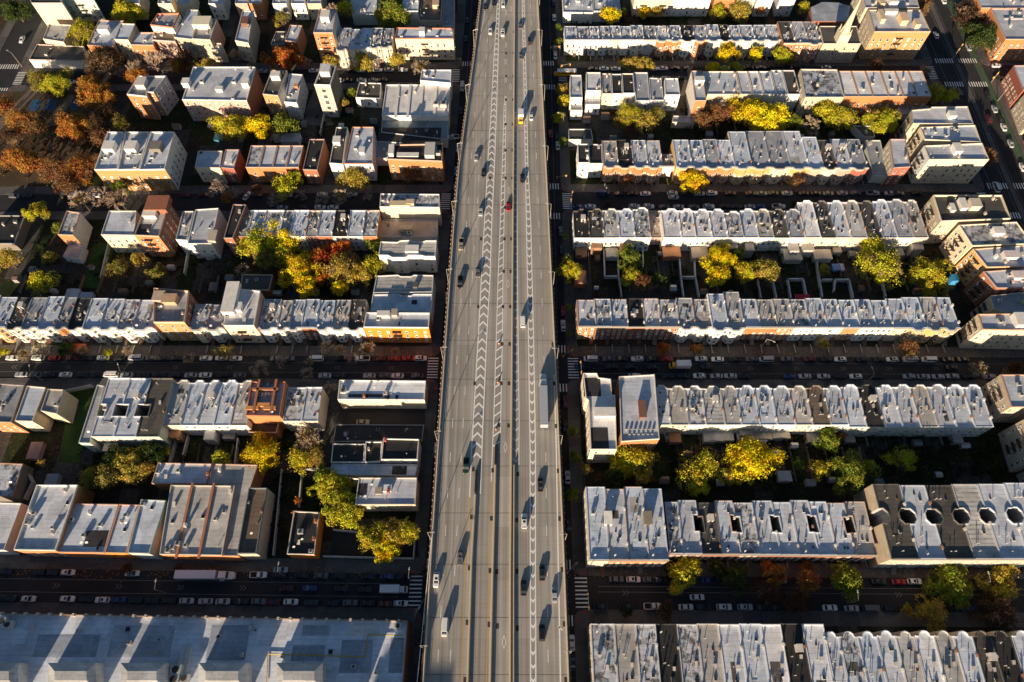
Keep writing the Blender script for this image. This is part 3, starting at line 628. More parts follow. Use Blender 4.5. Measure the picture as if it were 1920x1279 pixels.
HR = []
def row_house(row, k, n, x0, x1, yf, yb, H, roof, fac, front, back, street, nl=None, nr=None, opts={}):
    """one attached house; x0..x1, yf..yb world rectangle of its roof"""
    wd, dp = x1 - x0, yb - yf; g = .015; cx, cy = (x0 + x1) / 2, (yf + yb) / 2
    X = lambda s: -wd / 2 + g + (wd - 2 * g) * s; Y = lambda t: -dp / 2 + dp * t
    pts, tags = [], []
    def add(x, y, t): pts.append((x, y)); tags.append(t)
    add(X(0), Y(0), 'F')
    if front == 't':
        for s, o in ((.06, 0), (.2, 1.05), (.58, 1.05), (.72, 0)): add(X(s), Y(0) - o, 'F')
    add(X(1), Y(0), 'R')
    if nr:
        t0, t1, hw, ch = nr
        add(X(1), Y(t0), 'N')
        if ch: add(X(1) - hw * .55, Y(t0), 'N'); add(X(1) - hw, Y(t0) + hw * .55, 'N'); add(X(1) - hw, Y(t1) - hw * .55, 'N'); add(X(1) - hw * .55, Y(t1), 'N')
        else: add(X(1) - hw, Y(t0), 'N'); add(X(1) - hw, Y(t1), 'N')
        add(X(1), Y(t1), 'R')
    add(X(1), Y(1), 'B')
    if back == 't':
        for s, o in ((.94, 0), (.8, 1.1), (.42, 1.1), (.28, 0)): add(X(s), Y(1) + o, 'B')
    if back == 'r':
        for q in range(7):
            t = math.pi * q / 6; add(X(.5) + math.cos(t) * wd * .3, Y(1) + math.sin(t) * 1.5, 'B')
    add(X(0), Y(1), 'L')
    if nl:
        t0, t1, hw, ch = nl
        add(X(0), Y(t1), 'N')
        if ch: add(X(0) + hw * .55, Y(t1), 'N'); add(X(0) + hw, Y(t1) - hw * .55, 'N'); add(X(0) + hw, Y(t0) + hw * .55, 'N'); add(X(0) + hw * .55, Y(t0), 'N')
        else: add(X(0) + hw, Y(t1), 'N'); add(X(0) + hw, Y(t0), 'N')
        add(X(0), Y(t0), 'L')
    rn, fn = RC[roof][2], FC[fac][2]
    r = root('row_house', (cx, cy, 0), '%s-roofed %s row house, %s from left in the %s' % (rn, fn, nth(k + 1), row), 'row house', 'row houses in the ' + row)
    fc, brick, _ = FC[fac]; j = rnd.uniform(.82, 1.08); tn = rnd.uniform(-.05, .04); fc = (fc[0] * j, fc[1] * j * (1 + tn * .4), fc[2] * j * (1 + tn * 2.2)); wm = M_BRICK if brick else M_WALL
    hf = .85 if street == 'S' else .12; hb = .7 if street == 'N' else .15
    par = [{'F': hf, 'B': hb, 'L': .3, 'R': .3, 'N': .5}[t] for t in tags]
    if opts.get('par'): par = [max(p, opts['par']) for p in par]
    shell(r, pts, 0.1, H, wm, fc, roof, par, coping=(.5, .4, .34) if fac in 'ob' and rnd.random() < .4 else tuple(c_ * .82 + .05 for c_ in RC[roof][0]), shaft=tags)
    fr = (.72, .70, .64)
    # windows on the south face, following the bay
    for i, t in enumerate(tags):
        if t == 'F': put_windows(r, pts[i], pts[(i + 1) % len(pts)], 0, H, cols=None, frame=fr, pitch=2.0 if front is None else 1.7, fl=2.9 if H >= 8.6 else 3.1)
        if t in 'LR' and ((k == 0 and t == 'L') or (k == n - 1 and t == 'R')) and opts.get('side'): put_windows(r, pts[i], pts[(i + 1) % len(pts)], 0, H, frame=fr, pitch=3.2)
    if street == 'S':
        mb = MB(); base = [(p, q) for p, q in pts[:tags.index('R') + 1]]
        for a, b in zip(base, base[1:]):
            L = math.hypot(b[0] - a[0], b[1] - a[1])
            if L < .3: continue
            nx, ny = (b[1] - a[1]) / L, -(b[0] - a[0]) / L
            mb.hexa([(a[0], a[1], H - .1), (a[0] + nx * .12, a[1] + ny * .12, H - .1), (b[0] + nx * .12, b[1] + ny * .12, H - .1), (b[0], b[1], H - .1)][::-1],
                    [(a[0], a[1], H + .78), (a[0] + nx * .42, a[1] + ny * .42, H + .78), (b[0] + nx * .42, b[1] + ny * .42, H + .78), (b[0], b[1], H + .78)][::-1])
        link('cornice', mb.mesh('cornice', [M_TRIM]), r, color=(.62, .55, .45) if fac not in 'wl' else (.75, .72, .66))
        link('door', DOOR, r, (X(.86), Y(0) - .02, 1.5), color=rnd.choice([(.25, .06, .04), (.08, .05, .03), (.1, .14, .1), (.5, .48, .44)]))
        link('stoop', STOOP, r, (X(.86), Y(0) - .06, 0), color=rnd.choice([(.13, .09, .07), (.2, .19, .18), (.1, .08, .07), (.16, .08, .06)]))
    elif rnd.random() < .5:
        mb = MB(); e = rnd.uniform(2.2, 4.2); h = rnd.choice([2.9, 3.1, 5.6]) * min(1, H / 9)
        mb.box((X(rnd.uniform(.35, .6)), Y(0) - e / 2 - .03, 0.1), (wd * rnd.uniform(.5, .8), e, h)); link('rear_extension', mb.mesh('rear_extension', [M_WALL]), r, color=rnd.choice([(.4, .38, .35), (.3, .17, .1), (.5, .5, .48), (.28, .27, .26)]))
    HR.append(r)
    # roof furniture
    cc = rnd.choice([(.62, .6, .57), (.55, .5, .45), (.30, .16, .10)])
    for t in ((.2, .72) if rnd.random() < .6 else (.45,)):
        link('chimney', CHIM, r, (X(1) - .3, Y(t + rnd.uniform(-.06, .06)), H), sc=(.62, .8, rnd.uniform(.7, 1.1)), color=cc)
    if not nr: link('roof_hatch', HATCH, r, (X(rnd.uniform(.6, .76)), Y(rnd.uniform(.42, .6)), H), sc=.8, color=(.4, .38, .36))
    if rnd.random() < .75: link('skylight', SKYL, r, (X(rnd.uniform(.55, .72)), Y(rnd.uniform(.25, .36) if rnd.random() < .6 else .8), H), sc=.85, color=(.5, .49, .47))
    for q in range(rnd.randint(0, 2)): link('skylight', SKYL, r, (X(rnd.uniform(.25, .8)), Y(rnd.uniform(.12, .88) if not (nl or nr) else rnd.choice([.15, .3, .8, .88])), H), sc=rnd.uniform(.45, .7), color=rnd.choice([(.5, .49, .47), (.3, .12, .06), (.15, .14, .13)]))
    if rnd.random() < .3:
        mb = MB(); x0_, y0_ = X(rnd.uniform(.15, .3)), Y(rnd.uniform(.1, .3)); mb.tube((x0_, y0_, .18), (x0_ + wd * rnd.uniform(.1, .4), y0_, .18), .07, .07, 5); mb.tube((x0_, y0_, .18), (x0_, y0_ + dp * rnd.uniform(.05, .25), .18), .07, .07, 5); link('conduit', mb.mesh('conduit', [M_DARK]), r, (0, 0, H))
    if rnd.random() < .35 and not (nl or nr):
        mb = MB(); mb.box((X(rnd.uniform(.35, .6)), Y(rnd.uniform(.15, .85)), H), (wd * rnd.uniform(.2, .55), dp * rnd.uniform(.08, .3), .015)); link('roof_patch', mb.mesh('roof_patch', [ROOFM['silver']]), r, color=rnd.choice([(.06, .055, .05), (.74, .77, .8), (.74, .77, .8), (.3, .3, .3), (.42, .4, .36), (.12, .11, .1)]))
    for q in range(rnd.randint(2, 5)): link('vent_pipe', PIPE, r, (X(rnd.uniform(.2, .5)), Y(rnd.uniform(.12, .88) if not (nl or nr) else rnd.choice([.1, .2, .3, .8, .9])), H), sc=(1, 1, rnd.uniform(.7, 1.9)), color=(.6, .58, .55))
    if rnd.random() < .2: link('satellite_dish', DISH, r, (X(rnd.uniform(.15, .3)), Y(.07 if street == 'S' else .9), H), color=(.6, .6, .6))
    if rnd.random() < .16: link('air_conditioner', ACU, r, (X(.3), Y(rnd.uniform(.4, .7)), H), color=(.55, .55, .53))
    if roof in 'DK' and rnd.random() < .35 or rnd.random() < .06: link('stair_bulkhead', BULK, r, (X(.62), Y(.68), H), sc=(.8, .8, .85), color=(.5, .48, .45))
    return r

def row(name, xl, yf, yb, H, street, items, front=None, back=None, ref='f', notches=None, opts={}):
    """items 'x:roof:facade[:opt=..,..]', x = pixel of the house's right edge on the front (or back) roof line"""
    it = items.split(); n = len(it); prev = xl; wells = notches or {}; jz = rnd.uniform(-.1, .1)
    yfl, yfr = yf if isinstance(yf, tuple) else (yf, yf); ybl, ybr = yb if isinstance(yb, tuple) else (yb, yb)
    xr = float(it[-1].split(':')[0]); k = 0; out = []
    for j, s in enumerate(it):
        q = s.split(':'); x = float(q[0]); o = {}
        if len(q) > 3:
            for e in q[3].split(','):
                a, _, b = e.partition('='); o[a] = b or True
        if q[1] == '-': prev = x; continue
        h = H + float(o.get('H', 0)) + rnd.uniform(-.3, .3)
        u = ((prev + x) / 2 - xl) / max(1, xr - xl)
        f = float(o.get('yf', yfl + (yfr - yfl) * u)); b = float(o.get('yb', ybl + (ybr - ybl) * u)); rf = f if ref == 'f' else b
        X0, X1 = P(prev, rf, h)[0], P(x, rf, h)[0]; YF, YB = P(0, f, h)[1], P(0, b, h)[1] + (rnd.uniform(-.5, .5) if street == 'S' else rnd.uniform(-.15, .15))
        fr = 't' if 'b' in o else (None if 'nb' in o else front)
        row_house(name, k, n, X0, X1, YF, YB, h, q[1], q[2], fr, None if 'H' in o and float(o['H']) < -2 else back, street, wells.get(j - 1), wells.get(j), {**opts, **o})
        prev = x; k += 1; out.append(HR[-1])
    return out
row('top right terrace', 1059, 77, (50, 46), 8.6, 'S', '1082:S:w 1104:S:l 1124:S:w 1144:M:w 1165:S:c 1185:S:w 1208:S:w 1231:G:g 1256:S:o:b 1279:S:o:b 1303:K:w:b 1327:S:o:b 1352:S:w:b 1370:K:w:b 1391:S:g:b 1416:S:w:b 1439:S:g:b 1468:S:l:b', opts={'side': 1})
row('group left of the church', 1469, 83, 40, 10, 'S', '1492:D:o 1517:S:o 1540:G:o:b')
row('third right terrace', 1132, (313, 317), (263, 262), 9.2, 'S', '1160:X:o 1188:K:o 1215:S:o 1243:S:o 1268:G:w:H=-2.6,yb=290,nb 1298:S:y 1325:S:y 1352:G:o 1378:S:o 1411:S:y:yb=246,H=.6 1446:G:y:yb=246 1483:G:c:yb=246 1517:S:y:yb=247 1546:S:p:yb=256 1571:D:c 1599:S:p 1628:G:r', front='t')
row('fourth right terrace', 1077, 446, 397, 9.2, 'N', '1106:K:l 1133:D:l 1162:T:w 1191:S:w 1221:M:w:yb=395 1245:p:p:H=-4 1278:W:w 1306:W:w 1336:W:w 1365:S:w 1395:M:w:yb=401 1423:S:w 1452:T:l 1481:D:g 1510:G:w 1540:W:c:yb=381 1568:D:c:yb=381 1597:S:c:yb=381 1627:T:c:yb=381 1655:D:w:yb=381 1684:S:w:yb=379 1714:G:w:yb=379 1741:T:c:yb=380', back='t', opts={'side': 1})
row('fifth right terrace', 1083.5, (614, 617), (560.5, 562), 9.8, 'S', '1117:S:o 1148:M:b 1179:S:b 1209:K:b 1240:W:b 1274:S:b 1305:X:w:b 1336:X:w:b 1367:S:w:b,yb=549,yf=617,H=.4 1397:T:w:b,yb=549,yf=617,H=.4 1427:S:o 1458:T:o 1490:T:o 1521:M:w 1552:S:w 1582:S:w 1613:S:o 1645:S:w 1676:S:w 1707:S:c 1739:S:y:b,yb=556 1770:T:y:b,yb=556 1800:S:y:b,yb=556', opts={'side': 1})
row('sixth right terrace', 1231, 797, 729, 9.8, 'N', '1258:S:c 1292:T:c 1324:M:w 1360:X:w 1391:T:w 1425:S:w 1458:S:w 1492:S:w 1525:T:c 1558:B:w 1592:S:w 1626:S:g:yf=801,yb=727 1659:K:g:yf=801,yb=727 1693:S:g:yf=801,yb=727 1727:S:g:yf=801,yb=727 1760:T:g:yf=801,yb=727 1794:S:g:yf=801,yb=727 1828:S:l:yf=801,yb=727 1863:S:l:yf=801,yb=727', back='t')
CG = row('four-house corner group beside the expressway', 1105, 1051, 915, 12.0, 'S', '1143:S:c 1180:S:o 1216:S:o 1254:S:o', opts={'side': 1})
for q, (px_, py_, cc_) in enumerate(((1139, 974, (.72, .7, .66)), (1213, 974, (.22, .19, .15)))):
    hx = CG[q * 2 + (1 if px_ > 1180 else 0)] if False else CG[0 if q == 0 else 2]; ex, ey = P(px_, py_, 12); link('stair_bulkhead', BULK, hx, (ex - hx.location.x, ey - hx.location.y, 12), sc=(1.1, 1.5, 1), color=cc_)
W7 = (.42, .72, 1.5, False)
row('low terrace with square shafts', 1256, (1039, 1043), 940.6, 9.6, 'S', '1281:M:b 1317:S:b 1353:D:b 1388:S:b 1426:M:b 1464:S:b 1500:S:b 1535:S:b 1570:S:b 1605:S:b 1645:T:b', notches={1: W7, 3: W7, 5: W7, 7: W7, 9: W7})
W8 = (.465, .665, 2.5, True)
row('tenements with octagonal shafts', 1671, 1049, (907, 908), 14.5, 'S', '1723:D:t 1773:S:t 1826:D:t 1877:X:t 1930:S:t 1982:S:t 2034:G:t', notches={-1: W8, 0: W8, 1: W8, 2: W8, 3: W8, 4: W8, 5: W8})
row('bottom right terrace', 1107, 1320, 1170, 10.2, 'N', '1151:M:c 1191:T:c 1229:M:c 1268:K:c 1306:M:c 1345:T:c 1385:W:c 1425:S:c 1463:W:c 1502:K:c 1543:W:c', ref='b', opts={'side': 1})
row('round-bayed bottom right terrace', 1543, 1320, 1193, 10.2, 'N', '1572:S:c 1608:M:c 1643:S:c 1678:S:c 1714:T:c 1750:W:c 1786:T:c 1822:S:c 1857:D:c 1895:K:c 1935:S:c 1972:T:c', back='r', ref='b')
row('leftmost middle white terrace', -55, (615, 616), (555, 562), 9.6, 'S', '-22:S:y 12:S:y 39:D:w 70:G:w 102:S:l 126:G:o 154:K:w 186:S:w 218:S:w 248:M:w 289:S:w', front='t')
row('pair before the white flats', 356, 616, 572, 9.6, 'S', '387:G:c 419:G:g', front='t')
row('white terrace below the golden trees', 485, 616, 562, 9.6, 'S', '519:M:w 541:T:w 564:S:w 592:S:b:nb 622:S:w 652:T:w 681:D:w', front='t')
row('terrace above the golden trees', 438.6, 443.5, 396, 9.6, 'N', '463:L:b 490:S:w 524:W:g 543:G:g 572:S:w 594:T:b 623:S:b 651:K:l 680:S:w 707:M:o')
row('five north-bayed houses at left', 307, 798, 719, 10, 'N', '339:T:c 369:S:w 400:S:w 431:S:w 463:T:w', back='t')
row('pair beside the red court', 530, 790, 727, 10, 'N', '565:M:c 596:S:c')
W9 = (.34, .54, 2.3, False)
row('group beside the grass lot', 171, 819, 710, 11, 'N', '213:S:c 255:S:g 298:D:g', notches={-1: W9, 0: W9, 1: W9})
row('top left terrace', 630.5, (95, 88), 54, 9.8, 'S', '653:G:c 673.5:S:c 694:S:w 713.5:M:c 735:G:c', front='t')

# individually shaped buildings, drawn by the outline of their roofs
def bld(name, label, cat, px, H, roof, fac, wins='S', par=.45, extras=(), group=None, pitch=2.9, wm=None, coping=None, base=1.5, fl=3.05, frame=(.7, .68, .62), z0=0.1, seed=None, fesc='', clutter=True, side=None):
    poly = ccw([P(x, y, H) for x, y in px]); cx = sum(p[0] for p in poly) / len(poly); cy = sum(p[1] for p in poly) / len(poly)
    r = root(name, (cx, cy, 0), label, cat, group); L = [(x - cx, y - cy) for x, y in poly]
    fc, brick, _ = FC[fac]
    shell(r, L, z0, H, M_BRICK if brick else M_WALL, fc, roof, par, coping=coping, side=side)
    nm = normals(L); n = len(L); tot = 0
    for i in range(n):
        nx, ny, ln = nm[i]; key = 'S' if ny < -.75 else 'N' if ny > .75 else 'W' if nx < 0 else 'E'
        if key in wins and ln > 2.0: tot += put_windows(r, L[i], L[(i + 1) % n], 0, H, wm, pitch=pitch, base=base, fl=fl, frame=frame, limit=max(0, 96 - tot))
        if key in fesc and ln > 5:
            (ax, ay), (bx, by) = L[i], L[(i + 1) % n]; s = .5
            link('fire_escape', FESC[0 if H < 11 else 1 if H < 14 else 2], r, (ax + (bx - ax) * s + nx * .09, ay + (by - ay) * s + ny * .09, .6), math.atan2(by - ay, bx - ax))
    if clutter:
        rr = random.Random(label); x0, x1 = min(p[0] for p in L), max(p[0] for p in L); y0, y1 = min(p[1] for p in L), max(p[1] for p in L)
        def inside(x, y, mg=1.0): return all((x - L[i][0]) * nm[i][0] + (y - L[i][1]) * nm[i][1] < -mg for i in range(n)) if n == 4 else False
        area = (x1 - x0) * (y1 - y0)
        for q in range(min(9, int(area / 28) + 1)):
            x, y = rr.uniform(x0, x1), rr.uniform(y0, y1)
            if not inside(x, y): continue
            nme, me, c = rr.choice([('vent_pipe', PIPE, (.6, .58, .55)), ('vent_pipe', PIPE, (.6, .58, .55)), ('skylight', SKYL, (.5, .49, .47)), ('air_conditioner', ACU, (.55, .55, .52)), ('roof_hatch', HATCH, (.45, .43, .4)), ('chimney', CHIM, (.5, .42, .36)), ('satellite_dish', DISH, (.6, .6, .6))])
            link(nme, me, r, (x, y, H), color=c)
    for e in extras:          # ('bulk', px, py, sx, sy, h, colour[, roofcode])  |  ('ac', px, py[, scale])
        ex, ey = P(e[1], e[2], H); ex -= cx; ey -= cy
        if e[0] == 'bulk':
            sx, sy, h, c = e[3:7]; mb = MB(); mb.box((ex, ey, H), (sx, sy, h)); mb.box((ex, ey, H + h), (sx + .3, sy + .3, .12)); link('stair_bulkhead', mb.mesh('stair_bulkhead', [M_WALL]), r, color=c)
        elif e[0] == 'ac': link('air_conditioner', ACU, r, (ex, ey, H), sc=e[3] if len(e) > 3 else 1.0, color=(.55, .56, .54))
        elif e[0] == 'sky': mb = MB(); mb.box((ex, ey, H), (e[3], e[4], .3)); link('skylight', mb.mesh('skylight', [M_GLASS]), r)
        elif e[0] == 'chim': link('chimney', CHIM, r, (ex, ey, H), sc=1.2, color=e[3])
        elif e[0] == 'pit':  # flat dark sheet: real dark patches, and painted shade of shaft openings
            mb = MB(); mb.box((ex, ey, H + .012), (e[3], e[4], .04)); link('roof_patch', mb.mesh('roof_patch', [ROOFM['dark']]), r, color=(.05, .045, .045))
    return r
WHT, TAN, GRY, BRK = (.72, .7, .66), (.6, .48, .33), (.42, .42, .42), (.4, .16, .08)
AP = 'apartment_building'; HS = 'house'; WH = 'industrial_building'
# --- left of the expressway, top
bld(AP, 'tall apartment house with a blank sunlit beige end wall at top left', 'apartment building', [(60, 7), (117, 7), (105, -30), (40, -30)], 15, 'D', 'c', wins='', side='g')
bld(AP, 'pale green apartment house with balconies behind the blank beige wall', 'apartment building', [(119, 1), (176, 0), (160, -30), (107, -30)], 12, 'G', 'g', wins='S', fesc='S')
bld(HS, 'low tan-roofed house with patched roof under the blank beige wall', 'house', [(81, 74), (120, 80), (135, 48), (93, 46)], 7, 'T', 'c', wins='S')
bld(WH, 'low white-walled shed with a dark roof at the far left corner', 'commercial building', [(55, 113), (163, 115), (158, 88), (70, 84)], 4.6, 'D', 'w', wins='', coping=(.5, .42, .36), extras=[('ac', 88, 104)])
G1 = 'detached and semi-attached houses at top left'
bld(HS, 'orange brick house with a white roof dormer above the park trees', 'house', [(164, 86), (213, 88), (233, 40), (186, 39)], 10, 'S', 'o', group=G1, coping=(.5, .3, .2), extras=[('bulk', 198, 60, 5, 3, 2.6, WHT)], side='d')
bld(HS, 'narrow cream house with arched cornice, right of the dormered brick house', 'house', [(215, 75), (241, 76), (254, 46), (227, 45)], 11.5, 'S', 'c', group=G1, side='t')
bld(HS, 'low orange house between the arched cream house and a taller white one', 'house', [(245, 85), (288, 86), (291, 62), (255, 62)], 9, 'S', 'o', group=G1)
bld(HS, 'white stepped house with a red-edged upper roof', 'house', [(283, 49), (325, 54), (338, 27), (297, 28)], 12.5, 'G', 'w', group=G1, coping=(.5, .2, .12), par=.9)
bld(HS, 'pink-walled house with a brown roof under the stepped white house', 'house', [(286, 76), (329, 79), (325, 62), (290, 61)], 9.5, 'B', 'p', group=G1)
bld(HS, 'beige house with wavy cornice right of the pink one', 'house', [(327, 71), (361, 75), (373, 20), (353, 19)], 10.5, 'S', 't', group=G1)
bld(HS, 'beige house with white penthouse and long pink side wall', 'house', [(361, 75), (395, 77), (408, 38), (372, 37)], 11, 'G', 't', group=G1, par=.8, extras=[('bulk', 382, 48, 8, 6, 2.8, (.75, .7, .55))], side='p')
bld(HS, 'low cream house at the end of the top left row', 'house', [(396, 95), (420, 95), (416, 82), (400, 82)], 7, 'T', 'c', group=G1)
bld(HS, 'narrow grey-roofed house with curved cream front, standing alone', 'house', [(441, 77), (466, 82), (475, 22), (455, 21)], 11, 'S', 'c', group=G1, extras=[('bulk', 462, 45, 3, 5, 2.2, (.2, .1, .07))], side='t')
bld(HS, 'small dark gabled house left of the red-orange tree', 'house', [(508, 84), (534, 84), (538, 60), (518, 60)], 7.5, 'D', 'd', group=G1)
bld(HS, 'silver-roofed house with brown side wall behind the red-orange tree', 'house', [(535, 77), (556, 80), (567, 49), (544, 48)], 9.5, 'S', 'b', group=G1)
bld(AP, 'tall narrow block with orange front and silver roof, by the top terrace', 'apartment building', [(588, 63), (624, 63), (631, 19), (600, 18)], 14.5, 'S', 'o', par=.6, extras=[('bulk', 612, 36, 4, 5, 3, (.75, .7, .6))], fesc='S', side='l')
bld(AP, 'long cream corner block with red cornice beside the expressway', 'apartment building', [(741, 73.5), (850, 73.5), (851, 54), (744, 53)], 12, 'S', 'c', par=.5, coping=(.55, .2, .12), extras=[('bulk', 792, 64, 2.5, 3, 2.6, WHT)], fesc='S', wins='S')
bld(WH, 'brown-roofed workshop above the long cream corner block', 'commercial building', [(786, 40), (827, 40), (830, -20), (792, -20)], 8, 'B', 't', wins='S', extras=[('bulk', 818, 8, 3, 8, 2.5, (.55, .4, .28))])
bld(WH, 'grey-roofed annexe between the workshop and the avenue', 'commercial building', [(829, 50), (852, 50), (852, -10), (832, -10)], 5, 'G', 'l', wins='')
bld(WH, 'building with white side wall beside the large green tree at top', 'commercial building', [(754, 22), (784, 22), (788, -20), (757, -20)], 9, 'S', 'w', wins='')
bld(WH, 'wide grey-roofed garage at the top edge above the terrace', 'commercial building', [(660, 28), (706, 28), (708, -20), (656, -20)], 6, 'S', 'g', wins='')
for i, (x, c) in enumerate(((405, 'w'), (455, 'p'), (478, 'o'), (525, 'l'), (560, 'w'), (250, 'c'), (310, 'c'), (345, 'c'), (590, 't'))):
    bld(HS, '%s house cut by the top edge, %s from the left there' % (FC[c][2], nth(sorted((405, 455, 478, 525, 560, 250, 310, 345, 590)).index(x) + 1)), 'house', [(x - 14, 8), (x + 12, 8), (x + 16, -25), (x - 8, -25)], 9, 'S', c, group='houses cut by the top edge')
# --- left block below the top street
bld(AP, 'orange brick block with notched roof and grey side wall beside the park', 'apartment building', [(239, 179), (276, 183), (276, 175), (289, 175), (313, 144.5), (261, 144.5)], 13.5, 'G', 'o', wins='SE', coping=(.62, .6, .56), par=.8, extras=[('bulk', 268, 160, 4, 5, 2.4, (.6, .55, .5))], pitch=3.4, side='l')
bld(AP, 'large block with corrugated silver roof and pale pink many-windowed front', 'apartment building', [(342, 188), (463, 190), (480, 126.5), (363, 126.5)], 12.5, 'S', 'p', wins='S', coping=(.8, .77, .72), extras=[('bulk', 352, 160, 3, 3.4, 2.6, WHT), ('bulk', 463, 160, 3, 3.4, 2.6, WHT), ('bulk', 413, 170, 3, 2, 1.6, WHT), ('ac', 380, 156, 1.3), ('ac', 440, 156, 1.3)], pitch=3.0, fl=2.7, side='b')
bld(HS, 'tan brick house with dark roof and white stair box right of the pink block', 'house', [(493, 178), (522, 181), (539, 134), (510, 133)], 11.5, 'D', 'q', par=.6, extras=[('bulk', 519, 147, 4, 3, 2.6, WHT)], side='l')
bld(HS, 'silver-roofed house with tall windowed side wall, left of the concrete tower', 'house', [(533, 192), (557, 194), (568, 141), (543, 139)], 10, 'S', 'l', wins='SE', extras=[('bulk', 557, 165, 1.4, 1.6, 1.6, (.55, .25, .12))])
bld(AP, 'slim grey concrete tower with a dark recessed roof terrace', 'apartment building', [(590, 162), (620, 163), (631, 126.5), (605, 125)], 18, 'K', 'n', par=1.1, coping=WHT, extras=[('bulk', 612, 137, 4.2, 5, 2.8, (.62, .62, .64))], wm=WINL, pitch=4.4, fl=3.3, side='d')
bld(HS, 'dark-roofed low house with white gable, left of the ribbed white shed', 'house', [(667, 184), (713, 186), (715, 157), (674, 156)], 5.5, 'D', 'w', wins='S')
bld(WH, 'wide white industrial shed with raised roof ribs beside the expressway', 'industrial building', [(716, 218), (841, 219), (844, 160), (724, 160)], 7.5, 'W', 'w', wins='', par=.5, coping=WHT, extras=[('bulk', 745, 190, .8, 21, .35, WHT), ('bulk', 767, 190, .8, 21, .35, WHT), ('bulk', 790, 190, .8, 21, .35, WHT), ('bulk', 816, 190, .8, 21, .35, WHT), ('ac', 818, 199, 1.8), ('ac', 832, 200, 2.2)])
bld(WH, 'raised white box on the street side of the ribbed shed', 'industrial building', [(788, 152), (845, 157), (846.5, 132), (791, 132)], 9.5, 'S', 'w', wins='', coping=WHT)
bld(WH, 'long grey flat shed just below the ribbed white shed', 'industrial building', [(715, 249), (839, 263), (841, 221), (717, 221)], 5, 'L', 'l', wins='', extras=[('pit', 768, 252, 28, 8)])
for i, (a, b, c, dd, ds) in enumerate(((178, 222, 203, 232, 'left'), (222.5, 262, 235, 281, 'middle'), (262.5, 310, 284, 328, 'right'))):
    bld(AP, '%s of three silver-roofed flats with tan brick fronts beside the park' % ds, 'apartment building', [(a, 320), (b, 319), (dd, 249), (c, 249)], 13, 'S', 'q', wins='SE' if i == 2 else 'S', coping=(.75, .72, .68), par=.7, extras=[('bulk', (a + b + c + dd) / 4, 280, 4.5, 4.5, 2.6, WHT if i < 2 else (.2, .18, .16)), ('ac', (a + b) / 2, 297, 1.1)], group='three flats beside the park', pitch=3.1, side='w')
bld(HS, 'pale-fronted small house beside the parking gap', 'house', [(366, 315), (413, 316), (418, 284), (372, 284)], 9, 'S', 'c')
bld(HS, 'small house with red side wall right of the pale-fronted one', 'house', [(415, 315), (439, 317), (449, 281), (423, 281)], 9, 'W', 'r', par=.3, side='r')
for i, (a, b) in enumerate(((461, 486), (486.4, 511), (511.4, 536), (536.4, 560))):
    bld(HS, 'orange brick bay house with silver roof, %s of four in the left middle group' % nth(i + 1), 'house', [(a, 315), (b, 315), (b + 9.5, 274), (a + 10, 274)], 9.2, 'M' if i == 0 else 'S', 'o', group='four orange houses in one group')
bld(HS, 'narrow black-roofed house between orange group and brown metal roof', 'house', [(568, 319), (595, 320), (609, 262), (581, 262)], 9, 'K', 'b')
bld(HS, 'house with brown metal roof and white front by the gold tree', 'house', [(618, 307), (643, 309), (652, 240), (631, 240)], 9.5, 'D', 'w', extras=[('bulk', 633, 268, 3, 3.5, 2.2, WHT)], par=.5)
bld(AP, 'silver-roofed block with red coping behind the gold street tree', 'apartment building', [(646, 308), (699, 308), (701, 239), (661, 239)], 10.5, 'S', 'l', coping=(.5, .25, .16), wins='SE', extras=[('ac', 667, 280), ('bulk', 680, 285, 2, 3, 1.5, WHT)])
bld(WH, 'low grey yard building left of the red brick corner block', 'commercial building', [(703, 298), (724, 298), (756, 268), (706, 266)], 4.5, 'G', 'l', wins='')
bld(AP, 'red brick corner block with machinery on a black roof by the expressway', 'apartment building', [(727, 300), (829, 304), (830, 271), (730, 273)], 12.5, 'K', 'o', wins='S', par=.7, extras=[('bulk', 807, 287, 4, 7, 2.6, (.5, .5, .48)), ('ac', 815, 282, 1.6), ('ac', 822, 290, 1.5), ('bulk', 735, 287, 2, 5, 2.4, WHT), ('bulk', 765, 292, 9, 2, .7, WHT)], fesc='S')
# --- second left block
bld(HS, 'lone silver-roofed house with a tall white side wall in the yards', 'house', [(109, 441), (138, 442), (151, 400), (126, 396)], 9.5, 'M', 'o', wins='S', side='w')
bld(WH, 'white-roofed garden extension below the lone house', 'shed', [(119, 482), (150, 487), (158, 462), (133, 455)], 3.5, 'T', 'l', wins='')
bld(WH, 'dark-roofed garage at the far left edge of the second block', 'garage', [(-40, 458), (28, 458), (48, 405), (-20, 405)], 4.5, 'K', 'd', wins='')
bld(AP, 'cream pair of flats with silver roof beside the brick block', 'apartment building', [(190, 441), (253, 442), (256.5, 396), (205, 396)], 12, 'S', 'c', par=.4)
bld(AP, 'tall brick block with stepped black upper roof and windowed brown side', 'apartment building', [(253, 443), (299, 445), (319, 381), (276, 380)], 14, 'T', 'o', wins='SE', par=.8, extras=[('bulk', 300, 388, 8.5, 7, 2.7, (.3, .12, .07)), ('bulk', 285, 403, 5, 4, 2, WHT), ('pit', 267, 430, 6.5, 5)], fesc='S', side='b')
bld(HS, 'grey-roofed narrow house right of the tall brick block', 'house', [(330, 450), (351, 451.5), (364, 397), (343, 397)], 10, 'M', 'l')
bld(HS, 'bright silver house with a white stair annexe beside the black roof', 'house', [(352, 458), (397, 458), (410.5, 391), (367, 394)], 10, 'S', 'w', extras=[('bulk', 401, 446, 3, 5, 1.6, (.5, .42, .34))])
bld(HS, 'black-roofed tall house before the terrace of the golden gardens', 'house', [(420, 447.6), (437, 447.6), (462, 385), (438, 384)], 11.5, 'K', 'b', wins='SE')
